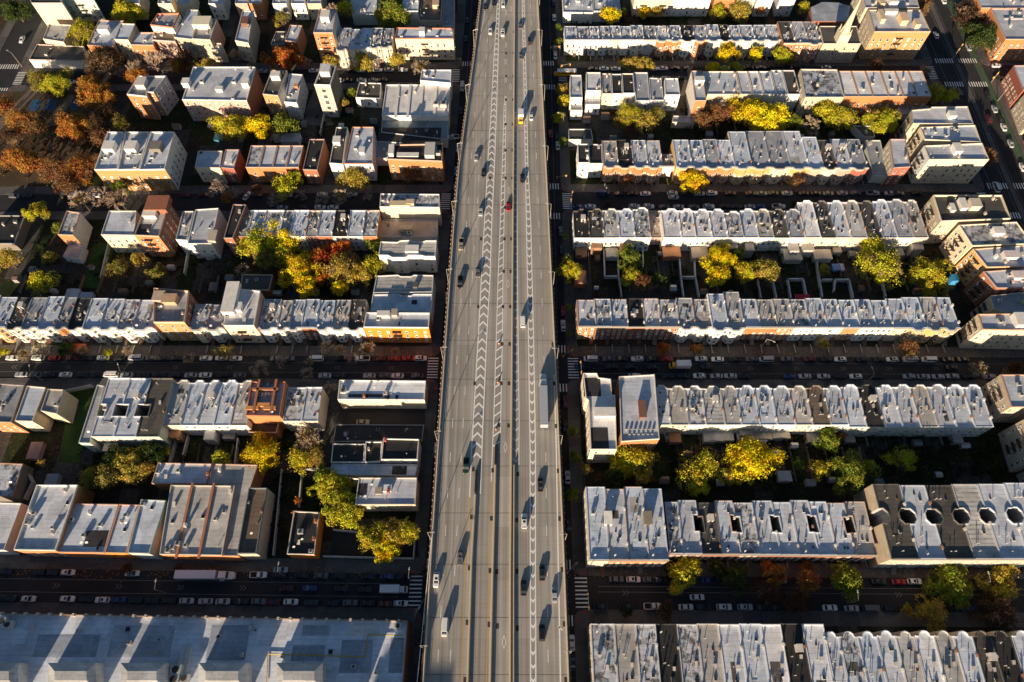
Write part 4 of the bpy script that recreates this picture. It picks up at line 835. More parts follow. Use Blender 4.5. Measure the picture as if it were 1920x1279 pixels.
bld(AP, 'white-fronted corner flats facing the expressway, at the top of its block', 'apartment building', [(712, 389), (824, 390), (824, 365), (713.7, 364)], 12, 'M', 'c', wins='', coping=WHT, extras=[('bulk', 751, 385, 8, 2.2, 1.4, TAN), ('bulk', 770, 383, 3, 2, 1.8, TAN)])
bld(WH, 'low pinkish flat roof between two corner blocks by the expressway', 'commercial building', [(711, 445), (820, 445), (821, 413), (712, 413)], 5, 'p', 'l', wins='', extras=[('bulk', 762, 431, 5, 2, 1.6, TAN), ('ac', 768, 440, 1.3)])
bld(AP, 'ribbed grey-roofed block with curved white rear wall', 'apartment building', [(710, 479.5), (728, 480), (735, 484), (760, 484), (766, 480), (790, 480), (797, 482), (816, 482), (819, 452), (798, 452), (794, 454), (775, 454), (770, 451), (750, 452), (745, 455), (714, 454)], 11, 'X', 'w', wins='S', par=.5, coping=WHT, pitch=4.5, extras=[('bulk', 773, 469, 5, 3, 1.2, WHT)])
bld(AP, 'ribbed grey block with dark vents, third from the orange corner front', 'apartment building', [(700, 550), (810.7, 548.6), (813, 517), (776, 516), (771, 519), (752, 519), (747, 516), (706, 518)], 10.5, 'X', 'l', wins='', extras=[('bulk', 779, 537, 1.6, 2, 1.4, (.1, .1, .1))])
bld(AP, 'silver-roofed block between the ribbed roof and the orange corner front', 'apartment building', [(695, 584.5), (806.7, 586), (810.7, 552), (775, 552), (771, 555), (754, 555), (750, 552), (699, 553)], 10.5, 'S', 'l', wins='', extras=[('sky', 777, 567, 2, 1.8)])
bld(AP, 'silver-roofed corner block with the bright orange painted front', 'apartment building', [(682, 615), (804, 616), (806.5, 588), (687, 587.5)], 11.5, 'S', 'O', wins='S', par=.8, coping=WHT, extras=[('bulk', 720, 592, 4.5, 2, 1.8, WHT), ('bulk', 741, 590, 2, 2.4, 2, (.4, .35, .3))], fesc='S', pitch=3.3, side='b')
# --- fourth row left: brick block and white flats
bld(AP, 'pinkish brown block with sunken roof terraces amid the white terrace', 'apartment building', [(290, 607), (348, 607), (356, 548), (291, 543)], 13.5, 'G', 'q', wins='SE', par=1.3, coping=(.58, .42, .3), extras=[('bulk', 322, 565, 5, 3.5, 2.4, (.5, .33, .2)), ('bulk', 302, 560, 4, 4, 2.2, (.5, .38, .3))], pitch=3.4, side='b')
bld(AP, 'tall white flats with white roof boxes, right of the brown block', 'apartment building', [(420, 612), (477, 612), (489, 547), (429, 541)], 13, 'W', 'c', wins='S', par=.7, coping=WHT, extras=[('bulk', 436, 563, 4.5, 13, 2.6, WHT), ('bulk', 448, 579, 3, 3.2, 2, WHT)], fesc='S', side='p')
bld(WH, 'dark sunken workshop roof behind the tall white flats', 'commercial building', [(450, 545), (505, 545), (512, 516), (455, 515)], 5, 'D', 'b', wins='', coping=(.6, .5, .35), extras=[('ac', 482, 526)])
# --- third left block
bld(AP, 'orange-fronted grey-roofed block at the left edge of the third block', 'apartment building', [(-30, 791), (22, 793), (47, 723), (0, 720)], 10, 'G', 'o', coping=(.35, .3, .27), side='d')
bld(AP, 'silver-roofed block with cream front second from the left edge', 'apartment building', [(29, 790), (62, 791), (87, 727), (52, 724)], 10, 'S', 'c', wins='S', side='t')
bld(HS, 'beige-walled house with patched tan roof beside the grass lot', 'house', [(77, 771), (108, 777), (120, 731), (91, 730)], 9.5, 'T', 't', wins='', extras=[('ac', 107, 760)])
bld(HS, 'narrow low grey strip building along the grass lot', 'house', [(148, 831), (170, 832), (196, 724), (183, 722)], 9.5, 'G', 'g', par=.4)
bld(AP, 'red brick block with a sunken inner court and orange inner walls', 'apartment building', [(463, 781), (526, 782), (537, 717.4), (473, 717.4)], 12, 'S', 'o', wins='', par=1.1, coping=(.4, .16, .08), extras=[('bulk', 484, 745, .5, 12, 1.8, (.36, .16, .09)), ('bulk', 516, 745, .5, 12, 1.8, (.36, .16, .09)), ('bulk', 500, 733, 9, .5, 1.8, (.36, .16, .09)), ('bulk', 497, 762, 4, 1, 1.7, (.6, .26, .09)), ('bulk', 476, 768, 4, 1, 1.7, (.6, .26, .09)), ('bulk', 508, 768, 4, 1, 1.7, (.6, .26, .09)), ('ac', 490, 742), ('ac', 503, 742)])
bld(AP, 'low brick rear wing with orange rim under the red brick court', 'apartment building', [(467, 812), (519, 813), (527, 785), (470, 784)], 5.5, 'K', 'o', wins='', par=.8)
bld(WH, 'long cream-walled white roof opposite the orange corner front', 'commercial building', [(633.5, 750), (796, 751), (799, 715), (637, 713.5)], 8, 'W', 'c', wins='', par=.6, coping=WHT, extras=[('ac', 645, 735, 1.6), ('sky', 672, 742, 7, 1), ('sky', 699, 742, 7, 1), ('sky', 728, 746, 1, 2), ('sky', 744, 746, 1, 2), ('chim', 684, 744, BRK)])
bld(WH, 'low black roof below the long cream-walled building', 'commercial building', [(624.5, 829), (792, 826), (795, 797), (629.7, 796)], 4, 'K', 'd', wins='', par=.25)
bld(WH, 'black roof with white coping, leftmost of three under the low black one', 'commercial building', [(620.6, 868), (682.6, 868), (685, 833), (624.5, 833)], 6, 'K', 'l', wins='', par=.6, coping=WHT)
bld(WH, 'small black roof between two white-rimmed black roofs', 'commercial building', [(684, 868), (714, 866), (717, 829), (686, 829)], 6.4, 'K', 'l', wins='', par=.6, coping=WHT)
bld(WH, 'black roof with white rim nearest the expressway', 'commercial building', [(715, 863), (783, 863), (786, 824.5), (719, 823)], 8, 'K', 'w', wins='S', par=.7, coping=WHT, extras=[('chim', 723, 826, (.45, .12, .1))])
bld(WH, 'low silver roof with a dark square opening above the burnt-patch roof', 'commercial building', [(619, 890), (779, 893), (784, 871), (622, 871)], 5.5, 'S', 'l', wins='', extras=[('pit', 749, 882, 5, 3)])
bld(AP, 'silver-roofed house with a burnt patch and cream front beside green trees', 'apartment building', [(666, 947), (779, 947), (782, 896), (673, 896)], 8.5, 'S', 'c', wins='S', extras=[('pit', 680, 918, 3, 4), ('bulk', 723, 917, 4, 2, 1.2, WHT), ('chim', 729, 922, (.45, .12, .1)), ('bulk', 711, 922, 2, 2, 1.5, (.35, .3, .25))])
bld(WH, 'stained tan-roofed shed at the left edge above the lower street', 'industrial building', [(-30, 932), (24, 932), (45, 870), (-10, 868)], 6, 'M', 'd', wins='', coping=(.35, .22, .14))
bld(WH, 'silver-roofed shed cut by the left edge on the lower street', 'industrial building', [(-50, 1032), (9, 1032), (42, 944), (-10, 942)], 7.5, 'S', 'l', wins='')
bld(WH, 'white-rimmed silver warehouse, second from the left on the lower street', 'industrial building', [(28, 1032), (106, 1033), (148, 910), (71, 910)], 10, 'S', 'o', wins='S', par=.8, coping=WHT, extras=[('ac', 53, 981), ('ac', 63, 989, .8), ('ac', 100, 990, .8), ('chim', 60, 960, WHT)])
bld(WH, 'silver roof with a brown patch, right of the white-rimmed warehouse', 'industrial building', [(107, 1036), (196, 1037), (224, 946), (139, 944.5)], 8.5, 'S', 'o', wins='', extras=[('pit', 180, 1010, 7, 5), ('ac', 190, 985), ('chim', 170, 962, WHT)])
bld(WH, 'narrow silver roof with orange cornice before the pale ledge roof', 'industrial building', [(197, 1037), (238, 1038), (263, 947), (225, 946)], 8.5, 'S', 'O', wins='', extras=[('ac', 238, 967)])
bld(WH, 'pale roof with a greenish side ledge beside the ridged warehouse', 'industrial building', [(240.5, 1037.5), (281, 1039), (312, 939), (266, 937)], 9.5, 'S', 'g', wins='', par=.6, coping=(.42, .48, .45))
bld(WH, 'wide warehouse roof divided by two red brick fire walls', 'industrial building', [(300, 1040), (417, 1042), (441, 911), (321, 910)], 9, 'T', 'o', wins='', par=.5, coping=(.55, .52, .46), extras=[('bulk', 347, 975, .5, 24, .5, (.42, .18, .1)), ('bulk', 388, 975, .5, 24, .5, (.42, .18, .1)), ('ac', 317, 1033, 1.2), ('ac', 325, 1027, 1.2), ('ac', 335, 1020, 1.2), ('ac', 405, 974, .9), ('chim', 350, 986, WHT)])
bld(WH, 'silver roof strip above the warehouse with the fire walls', 'industrial building', [(285, 907), (388, 908), (398, 870), (297, 868)], 8, 'S', 'o', wins='', coping=(.5, .35, .28), extras=[('chim', 392, 890, BRK)])
bld(WH, 'weathered brownish roof wrapping round the fire wall warehouse', 'industrial building', [(390, 908), (443, 911), (419, 1043), (447, 1043), (470, 914), (484, 872), (399, 870)], 8.2, 'T', 'o', wins='', coping=(.5, .35, .28), extras=[('chim', 414, 883, WHT), ('ac', 422, 960)])
bld(WH, 'brown-roofed building with dark blue parapets by the orange heap', 'industrial building', [(446, 1039), (482, 1039), (502, 916), (468, 916)], 9.5, 'B', 't', wins='', par=1.0, coping=(.16, .18, .2), extras=[('ac', 466, 943, .8), ('chim', 492, 958, (.2, .1, .08))])
bld(WH, 'black roof with white rim and orange front in the scrap yard', 'commercial building', [(539, 1040), (590, 1041), (600, 961.6), (552, 959)], 6.5, 'K', 'O', wins='', par=.8, coping=(.62, .55, .48), extras=[('ac', 565, 998, 1.4), ('chim', 593, 978, BRK), ('chim', 590, 1011, BRK)])
# bottom left warehouse with roof monitors
wr = bld(WH, 'huge silver-roofed warehouse with brick parapet across the bottom left', 'warehouse', [(-120, 1148), (765, 1164), (745, 1440), (-160, 1440)], 9, 'S', 'b', wins='N', par=.9, coping=(.36, .24, .16), clutter=True, extras=[('ac', 300, 1200, .8), ('ac', 480, 1182, .7), ('chim', 150, 1184, GRY), ('ac', 530, 1232, .8), ('sky', 240, 1180, 1.2, 1.2), ('sky', 620, 1222, 1.2, 1.2), ('ac', 705, 1262, .8), ('chim', 455, 1228, GRY), ('ac', 747, 1174, 1.6), ('ac', 336, 1256, 2.4), ('ac', 332, 1274, 2.4), ('ac', 350, 1272, 2), ('ac', 10, 1166, 2), ('ac', 22, 1172, 2), ('chim', 63, 1178, GRY), ('ac', 412, 1194, 1), ('ac', 664, 1250, 1), ('ac', 570, 1244, .7), ('bulk', 352, 1238, 1.2, 7, .8, (.5, .5, .5)), ('bulk', 342, 1238, 1.2, 7, .8, (.5, .5, .5))])
for a, b in ((-75, 37), (92, 182), (228, 312), (374, 464), (519, 606)):
    q = [P(a, 1243, 13), P(b, 1243, 13), P(b, 1292, 13), P(a, 1292, 13)]; q = ccw(q); wx, wy = wr.location.x, wr.location.y
    q = [(x - wx, y - wy) for x, y in q]; ins = inset(q, 2.2); mb = MB()
    mb.hexa([(x, y, 9) for x, y in q], [(x, y, 13.6) for x, y in q], 0); mb.hexa([(x, y, 13.6) for x, y in q], [(x, y, 14.3) for x, y in ins], 0, bottom=False)
    link('roof_monitor', mb.mesh('roof_monitor', [ROOFM['silver']]), wr, color=(.56, .56, .55))
for (x0_, y0_, x1_, y1_, c_) in ((60, 1190, 190, 1232, (.36, .42, .5)), (385, 1172, 470, 1238, (.34, .39, .46)), (545, 1210, 610, 1240, (.3, .35, .42)), (635, 1200, 700, 1262, (.33, .38, .46)), (480, 1168, 540, 1200, (.62, .66, .72)), (565, 1172, 620, 1192, (.42, .46, .52)), (650, 1172, 712, 1192, (.66, .66, .64)), (728, 1196, 758, 1262, (.3, .34, .38)), (200, 1172, 330, 1232, (.42, .47, .54))):
    a_, b_ = P(x0_, y1_, 9), P(x1_, y0_, 9); mb = MB(); mb.box(((a_[0] + b_[0]) / 2 - wx, (a_[1] + b_[1]) / 2 - wy, 9), (b_[0] - a_[0], b_[1] - a_[1], .02)); link('membrane_patch', mb.mesh('membrane_patch', [ROOFM['silver']]), wr, color=c_)
mb = MB(); pp = [P(500, 1279, 9.3), P(502, 1226, 9.3), P(684, 1232, 9.3), P(690, 1190, 9.3), P(756, 1192, 9.3)]
for a_, b_ in zip(pp, pp[1:]): mb.tube((a_[0] - wx, a_[1] - wy, 9.3), (b_[0] - wx, b_[1] - wy, 9.3), .14, .14, 6)
link('gas_pipe', mb.mesh('gas_pipe', [M_TRIM]), wr, color=(.5, .34, .04))
for k in range(34):
    X, Y = P(6 + k * 22.5, 1150.5 + k * .41, 9); mb = MB(); mb.box((X - wx, Y - wy - .05, 9), (.7, .8, 1.25)); link('pilaster', mb.mesh('pilaster', [M_WALL]), wr, color=(.5, .46, .4))
for (a, b, yy) in ((596, 655, 1352), (690, 742, 1352)):  # unseen boxes, added to cast shade across the roof's right part
    X, Y = P((a + b) / 2, yy, 9); mb = MB(); mb.box((X - wx, Y - wy, 9), ((b - a) / 5.9, 6, 8)); link('added_roof_box', mb.mesh('added_roof_box', [M_WALL]), wr, color=(.5, .5, .48))
# --- right of the expressway, top
bld(WH, 'low grey corner roof with white end wall at the top by the expressway', 'commercial building', [(1056, 24), (1112, 25), (1108, -25), (1054, -25)], 6, 'S', 'w', wins='', extras=[('ac', 1084, 5, 1.5)])
bld(WH, 'second low grey roof from the expressway along the top edge', 'commercial building', [(1113, 22), (1164, 22), (1158, -25), (1110, -25)], 6, 'S', 'l', wins='', extras=[('ac', 1124, 8, 1.2)])
for i, (a, b, c) in enumerate(((1190, 1226, 'c'), (1226.4, 1262, 'c'), (1262.4, 1300, 'w'), (1300.4, 1333, 'w'), (1420, 1450, 'w'), (1462, 1492, 'l'), (1340, 1378, 'o'), (1382, 1416, 'g'))):
    bld(HS, '%s house at the top edge right of the expressway, %s from the left' % (FC[c][2], nth([0, 1, 2, 3, 6, 7, 4, 5][i] + 1)), 'house', [(a, 0), (b, 0), (b - 4, -30), (a - 4, -30)], 9.5, 'S', c, group='houses at the top edge on the right', fesc='S' if i < 2 else '')
bld('church', 'grey hipped hall roof of the church behind its stone front', 'church', [(1523, 40), (1590, 40), (1594, 12), (1573, 5), (1541, 4), (1520, 14)], 11, 'G', 'b', wins='', par=0, clutter=False)
ch = bld('church', 'stone church with a slender pale spire between terrace and yellow brick flats', 'church', [(1543, 83), (1614, 83), (1606, 50), (1536, 50)], 11, 'D', 't', wins='S', par=.4, clutter=False, pitch=4)
sx, sy = P(1577, 80, 11); sx -= ch.location.x; sy -= ch.location.y
mb = MB(); mb.box((sx, sy + 1.5, .1), (5, 5, 16)); link('tower', mb.mesh('tower', [M_WALL]), ch, color=(.62, .54, .40))
mb = MB(); mb.tube((sx, sy + 1.5, 16.1), (sx, sy + 1.5, 19.5), 2.3, 1.6, 8); mb.tube((sx, sy + 1.5, 19.5), (sx, sy + 1.5, 34), 1.5, .06, 8); link('spire', mb.mesh('spire', [M_WALL]), ch, color=(.62, .52, .36))
for q in (-2, 2):
    for e in (-.5, 3.5): mb = MB(); mb.tube((sx + q, sy + e, 16.1), (sx + q, sy + e, 18.6), .35, .05, 5); link('pinnacle', mb.mesh('pinnacle', [M_WALL]), ch, color=(.62, .52, .36))
bld(AP, 'big yellow brick flats with many windows at the wide right avenue', 'apartment building', [(1639, 61), (1744, 61), (1725, 20), (1627, 20)], 15.5, 'S', 'q', wins='SW', par=.6, extras=[('bulk', 1650, 35, 2, 7, 2.4, TAN), ('bulk', 1690, 40, 3, 6, 2.6, (.7, .5, .3)), ('bulk', 1716, 49, 2.4, 4, 2.4, TAN), ('bulk', 1668, 25, 7, 2, 1.6, WHT)], fesc='S', pitch=3.2, side='t')
bld(AP, 'upper wing of the yellow brick flats, cut by the top edge', 'apartment building', [(1622, 16), (1723, 16), (1712, -25), (1610, -25)], 15.5, 'S', 't', wins='SW', par=.5, extras=[('bulk', 1670, 5, 4, 6, 2.6, WHT), ('bulk', 1650, 8, 2, 5, 2.2, TAN), ('ac', 1700, 8)])
# --- right second row
bld(HS, 'isolated narrow silver-roofed house beside the avenue below the school bus', 'house', [(1069, 184), (1092, 184), (1090, 142), (1069, 142)], 9.5, 'S', 'w', wins='S')
bld(HS, 'low grey rear part behind the isolated narrow house', 'shed', [(1070, 208), (1092, 208), (1091, 193), (1070, 193)], 5.5, 'G', 'w', wins='S')
bld(HS, 'tall white-fronted house with silver roof, second from the expressway', 'house', [(1099, 171), (1127, 171), (1126, 137), (1099, 137)], 9.8, 'W', 'w')
bld(HS, 'lower white rear wing under the tall white-fronted house', 'house', [(1098, 197), (1125, 197), (1126, 184), (1099, 184)], 6, 'S', 'w')
bld(HS, 'grey-roofed house with cream yellow rear between white and black roofs', 'house', [(1129, 177), (1147, 177), (1145, 139), (1128, 139)], 9.2, 'G', 'c')
bld(HS, 'left one of two black-roofed houses below the top right street', 'house', [(1148, 177), (1167, 177), (1165, 140), (1146, 140)], 9.2, 'K', 'w')
bld(HS, 'right one of two black-roofed houses below the top right street', 'house', [(1168, 176), (1190, 176), (1187, 139), (1166, 139)], 9.2, 'K', 'w')
bld(HS, 'long blue-grey roofed house right of the two black roofs', 'house', [(1192, 190), (1218, 190), (1214, 137), (1187, 137)], 8.5, 'G', 'l')
bld(HS, 'blue-grey roofed house with small north bay beside the long one', 'house', [(1219, 189), (1244, 189), (1240, 148), (1217, 147)], 8.5, 'G', 'l')
bld(HS, 'white-fronted silver-roofed house at the edge of the open driveway', 'house', [(1247, 179), (1275, 179), (1271, 148), (1246, 148)], 9.5, 'S', 'w')
bld(WH, 'small grey-roofed garage at the end of the open driveway', 'garage', [(1260, 230), (1302, 231), (1302, 219), (1262, 218)], 3.5, 'G', 'c', wins='')
bld(WH, 'dark-roofed garage with white end wall on the avenue corner', 'garage', [(1066, 263), (1112, 263), (1108, 243), (1066, 243)], 4.0, 'D', 'w', wins='')
bld(AP, 'house with a tall blank white side wall rising over the driveway', 'apartment building', [(1303, 190), (1324, 190), (1316, 134), (1296, 134)], 12.5, 'S', 'o', wins='S', par=.5, extras=[('bulk', 1310, 155, 4, 2.5, 2.4, WHT), ('ac', 1310, 165)], side='w')
for i, (a, b, rc_, fc_) in enumerate(((1325, 1388, 'S', 'c'), (1389, 1410, 'S', 'c'), (1411, 1431, 'W', 'w'), (1432, 1454, 'S', 'w'), (1455, 1476, 'S', 'l'), (1477, 1500, 'D', 'l'))):
    x = lambda q, t=0: q - (q - 994) * 45 / 1966
    bld(HS, '%s-roofed house behind the bright yellow trees, %s from the driveway' % (RC[rc_][2], nth(i + 1)), 'house', [(a, 178), (b, 178), (x(b), 135 if i < 4 else 133), (x(a), 135 if i < 4 else 133)], 9.5, rc_, fc_, group='houses behind the bright yellow trees')
bld(AP, 'patchy silver-roofed block with a dark light shaft left of the white-roofed six', 'apartment building', [(1509, 184), (1582, 184), (1569, 132), (1500, 131)], 11, 'M', 't', wins='SW', par=.6, extras=[('pit', 1528, 161, 2.6, 5)])
for i, (a, b) in enumerate(((1583, 1610), (1610.3, 1637), (1637.3, 1666), (1666.3, 1694), (1694.3, 1720), (1720.3, 1747))):
    x = lambda q: q - (q - 994) * 48 / 1970
    bld(HS, 'white-roofed red brick house, %s of six near the wide right avenue' % nth(i + 1), 'house', [(a, 182), (b, 182), (x(b), 134), (x(a), 134)], 10, 'W', 'o', group='six white-roofed brick houses', coping=(.5, .3, .2), par=.35)
bld(WH, 'low grey garage roof under the six white-roofed brick houses', 'garage', [(1684, 214), (1745, 214), (1740, 200), (1683, 199)], 4, 'G', 'l', wins='')
bld(AP, 'upper wing of the big comb-shaped corner flats on the right', 'apartment building', [(1711, 233), (1824, 234), (1813, 201), (1745, 202), (1743, 205), (1708, 208)], 14.5, 'S', 't', wins='SW', par=.6, extras=[('bulk', 1782, 219, 3, 3, 2, WHT)], fesc='W', group='wings of the comb-shaped corner flats')
bld(AP, 'middle wing of the big comb-shaped corner flats on the right', 'apartment building', [(1733, 263), (1838, 268), (1827, 236), (1724, 240)], 14.5, 'S', 'c', wins='SW', par=.6, extras=[('ac', 1790, 245, 1.4)], fesc='W', group='wings of the comb-shaped corner flats')
bld(AP, 'lowest wing of the comb-shaped corner flats with sunlit front and side', 'apartment building', [(1741, 301), (1853, 301), (1840, 270), (1731, 275)], 14.5, 'S', 'c', wins='SW', par=.7, extras=[('bulk', 1790, 284, 3, 4.5, 2.6, WHT)], fesc='W', group='wings of the comb-shaped corner flats', side='l')
bld(AP, 'narrow block with stepped cream side wall beside the comb-shaped flats', 'apartment building', [(1675, 316), (1706, 314), (1697, 262), (1668, 262)], 11, 'S', 'r', wins='SW', par=.5, side='c')
bld(WH, 'dark-roofed garage between red row end and stepped cream wall', 'garage', [(1636, 330), (1665, 332), (1650, 264), (1620, 264)], 4.5, 'G', 'g', wins='')
bld(WH, 'small dark court roof behind the green tree near the corner flats', 'garage', [(1620, 258), (1640, 258), (1636, 237), (1598, 237)], 3.2, 'D', 'l', wins='')
# --- right side apartment chain
CH = 'apartment blocks stepping down the right edge'
bld(AP, 'black-roofed beige block, topmost of the blocks stepping down the right edge', 'apartment building', [(1763, 417), (1893, 412), (1876, 368), (1748, 368)], 14.5, 'D', 't', wins='SW', par=.9, extras=[('bulk', 1822, 388, 4, 4, 2.8, (.6, .52, .42)), ('bulk', 1802, 386, 2.4, 5, 1.8, WHT), ('bulk', 1783, 392, 1.6, 3.5, 1.4, WHT), ('pit', 1829, 408, 9, 3)], fesc='W', group=CH, coping=(.66, .58, .44))
bld(AP, 'mottled-roofed cream block, second of those stepping down the right edge', 'apartment building', [(1822, 462), (1935, 458), (1905, 417), (1797, 423)], 14.5, 'M', 'c', wins='SW', par=.5, extras=[('bulk', 1868, 437, 4, 3, 2, WHT)], fesc='W', group=CH, coping=(.7, .62, .48))
bld(AP, 'silver-roofed block with yellow walls and blue tarpaulin at its foot', 'apartment building', [(1850, 502), (1960, 500), (1945, 459), (1823, 468)], 14, 'S', 'y', wins='SW', par=.5, extras=[('bulk', 1890, 482, 5, 3, 2, (.7, .6, .58)), ('chim', 1865, 483, WHT)], fesc='W', group=CH, side='y')
bld(AP, 'silver-roofed brown brick block under the yellow-walled one at right', 'apartment building', [(1868, 541), (1975, 540), (1962, 501), (1843, 510)], 13.5, 'S', 'b', wins='SW', par=.5, extras=[('bulk', 1906, 520, 5, 3, 2, (.7, .6, .58))], fesc='W', group=CH)
bld(AP, 'grey-roofed block with green dome vent at the right edge', 'apartment building', [(1886, 590), (1990, 590), (1975, 543), (1855, 556), (1862, 580)], 12.5, 'G', 't', wins='SW', par=.6, extras=[('ac', 1872, 566), ('chim', 1916, 568, (.3, .5, .25))], fesc='W', group=CH)
bld(AP, 'cream corner block with sunlit front above the third right street end', 'apartment building', [(1841, 619), (1990, 622), (1980, 588), (1832, 590)], 14.5, 'S', 'c', wins='SW', par=.6, extras=[('bulk', 1910, 604, 5, 5, 2.6, WHT)], fesc='W', group=CH, coping=(.6, .35, .22))
bld(AP, 'grey-walled block with silver roof and fire escape, third right street', 'apartment building', [(1895, 764), (2040, 764), (2010, 703), (1875, 703)], 14.5, 'S', 't', wins='SW', par=.5, extras=[('ac', 1908, 722)], fesc='W', group=CH, coping=(.5, .3, .22))
bld(AP, 'grey block at the right edge beside the dark gardens', 'apartment building', [(1945, 862), (2080, 862), (2050, 784), (1920, 786)], 14.5, 'S', 't', wins='SW', par=.5, fesc='W', group=CH)
bld(AP, 'dark block at the right edge over the octagonal shaft tenements', 'apartment building', [(1965, 898), (2090, 898), (2080, 868), (1950, 870)], 12.5, 'G', 't', wins='SW', par=.5, group=CH)
# --- third row corner blocks on the right
bld(HS, 'white-fronted corner house with black roof at the second right crossing', 'house', [(1084, 306.5), (1105, 306.5), (1103, 271), (1083, 271)], 9.4, 'K', 'w', wins='SW', par=.5, coping=WHT, extras=[('ac', 1100, 283), ('chim', 1101, 297, WHT)])
bld(HS, 'grey-fronted house with black roof next to the white corner house', 'house', [(1105.5, 308), (1130, 308), (1128, 272), (1103.5, 271)], 8.6, 'K', 'l', wins='S', par=.5)
bld(AP, 'tall white corner block with lit windowed side, third right crossing', 'apartment building', [(1107, 844), (1156, 844), (1153, 742), (1147, 742), (1145, 712), (1122, 709), (1119, 701), (1093, 701), (1098, 748), (1103, 752)], 14, 'W', 'c', wins='SW', par=.7, coping=(.78, .72, .62), pitch=3.0, extras=[('bulk', 1133, 776, 7, 3, 2, WHT), ('pit', 1110, 726, 6, 7), ('pit', 1124, 823, 6, 8)])
bld(AP, 'white double-roofed block with rows of roof units beside the corner block', 'apartment building', [(1164, 829), (1236, 824), (1227, 703), (1160, 707)], 13, 'S', 'o', wins='S', par=.6, coping=(.66, .6, .54), clutter=False, extras=[('bulk', 1203, 770, 2.2, 6, 1.8, (.2, .1, .07))] + [('ac', 1174 + q * 8.5, 805, .55) for q in range(7)] + [('ac', 1180 + q * 8.5, 814, .55) for q in range(6)])
# --- across the wide right avenue
bld(AP, 'orange brick corner block with wide silver roof across the right avenue', 'apartment building', [(1885, 75), (2010, 75), (1975, 17), (1857, 17)], 12, 'S', 'o', wins='SW', par=.5, extras=[('bulk', 1900, 36, 9, .5, .5, GRY), ('ac', 1910, 25), ('chim', 1893, 50, GRY)])
bld(AP, 'orange brick front with black awnings at the right edge, over the avenue', 'apartment building', [(1840, 16), (1960, 16), (1930, -25), (1820, -25)], 12, 'S', 'o', wins='W')
bld(HS, 'brick corner house with tall window strips across the right avenue', 'house', [(1918, 170), (2010, 170), (1990, 122), (1900, 124)], 10, 'S', 'r', wins='SW', pitch=2.6)
bld(HS, 'tan brick house below the brick corner house across the avenue', 'house', [(1938, 222), (2030, 222), (2012, 176), (1921, 176)], 10, 'T', 't', wins='SW', pitch=2.6)
for i in range(7):
    y0 = 235 + i * 52
    bld(HS, 'row building across the right avenue at the picture edge, %s below the tan one' % nth(i + 1), 'house', [(1965 + i * 26, y0 + 48), (2080 + i * 26, y0 + 48), (2055 + i * 26, y0), (1945 + i * 26, y0)], 10, 'GTS'[i % 3], 'bty'[i % 3], wins='W', group='row buildings across the right avenue')

# sheds, garden walls and small yard structures
def wall_fence(pts, h, t, label, mat, col, group, name='garden_wall', cat='garden wall', z=.16):
    q = [P(x, y, h) for x, y in pts]; x0, y0 = q[0]; mb = MB()
    for (xa, ya), (xb, yb) in zip(q, q[1:]):
        L = math.hypot(xb - xa, yb - ya); mb.box(((xa + xb) / 2 - x0, (ya + yb) / 2 - y0, 0), (L + t * .9, t, h), rot=math.atan2(yb - ya, xb - xa))
    r = root(name, (x0, y0, z), label, cat, group); link('wall_body', mb.mesh('wall_body', [mat]), r, color=col)
    if h > 1.4:
        mb = MB()
        for (xa, ya), (xb, yb) in zip(q, q[1:]):
            L = math.hypot(xb - xa, yb - ya); mb.box(((xa + xb) / 2 - x0, (ya + yb) / 2 - y0, h), (L + t, t + .12, .08), rot=math.atan2(yb - ya, xb - xa))
        link('coping', mb.mesh('coping', [mat]), r, color=tuple(min(.8, c * 1.15) for c in col))
WL = [([(1132, 467), (1134, 518), (1160, 518), (1158, 467)], 'leftmost white block wall loop'), ([(1160, 518), (1166, 556)], 'short white wall running on from the leftmost loop'), ([(1273, 477), (1277, 519), (1304, 519), (1302, 477)], 'white wall loop under the orange brick extension'), ([(1277, 519), (1282, 556)], 'white wall left of the dark walled yard'), ([(1304, 519), (1311, 556)], 'white wall right of the dark walled yard'),
      ([(1421, 527), (1427, 558)], 'white wall under the golden half-bare tree'), ([(1450, 530), (1456, 558)], 'thin white wall right of the golden half-bare tree'), ([(1483, 558), (1477, 523), (1506, 523), (1513, 556)], 'white wall loop over the red awning'), ([(1530, 480), (1542, 556)], 'long white wall beside the green lawn yard'), ([(1542, 524), (1560, 524)], 'short cross wall of the green lawn yard'), ([(1564, 545), (1566, 524), (1592, 524), (1600, 558)], 'white wall loop left of the dark trees'), ([(1205, 466), (1206, 500)], 'short white wall by the pink rear house'), ([(1655, 528), (1661, 556)], 'lone white wall under the large green tree')]
for p, lb in WL: wall_fence(p, 1.9, .35, lb + ' in the fifth terrace gardens', M_WALL, (.55, .56, .57), 'white walls in the gardens behind the fifth terrace')
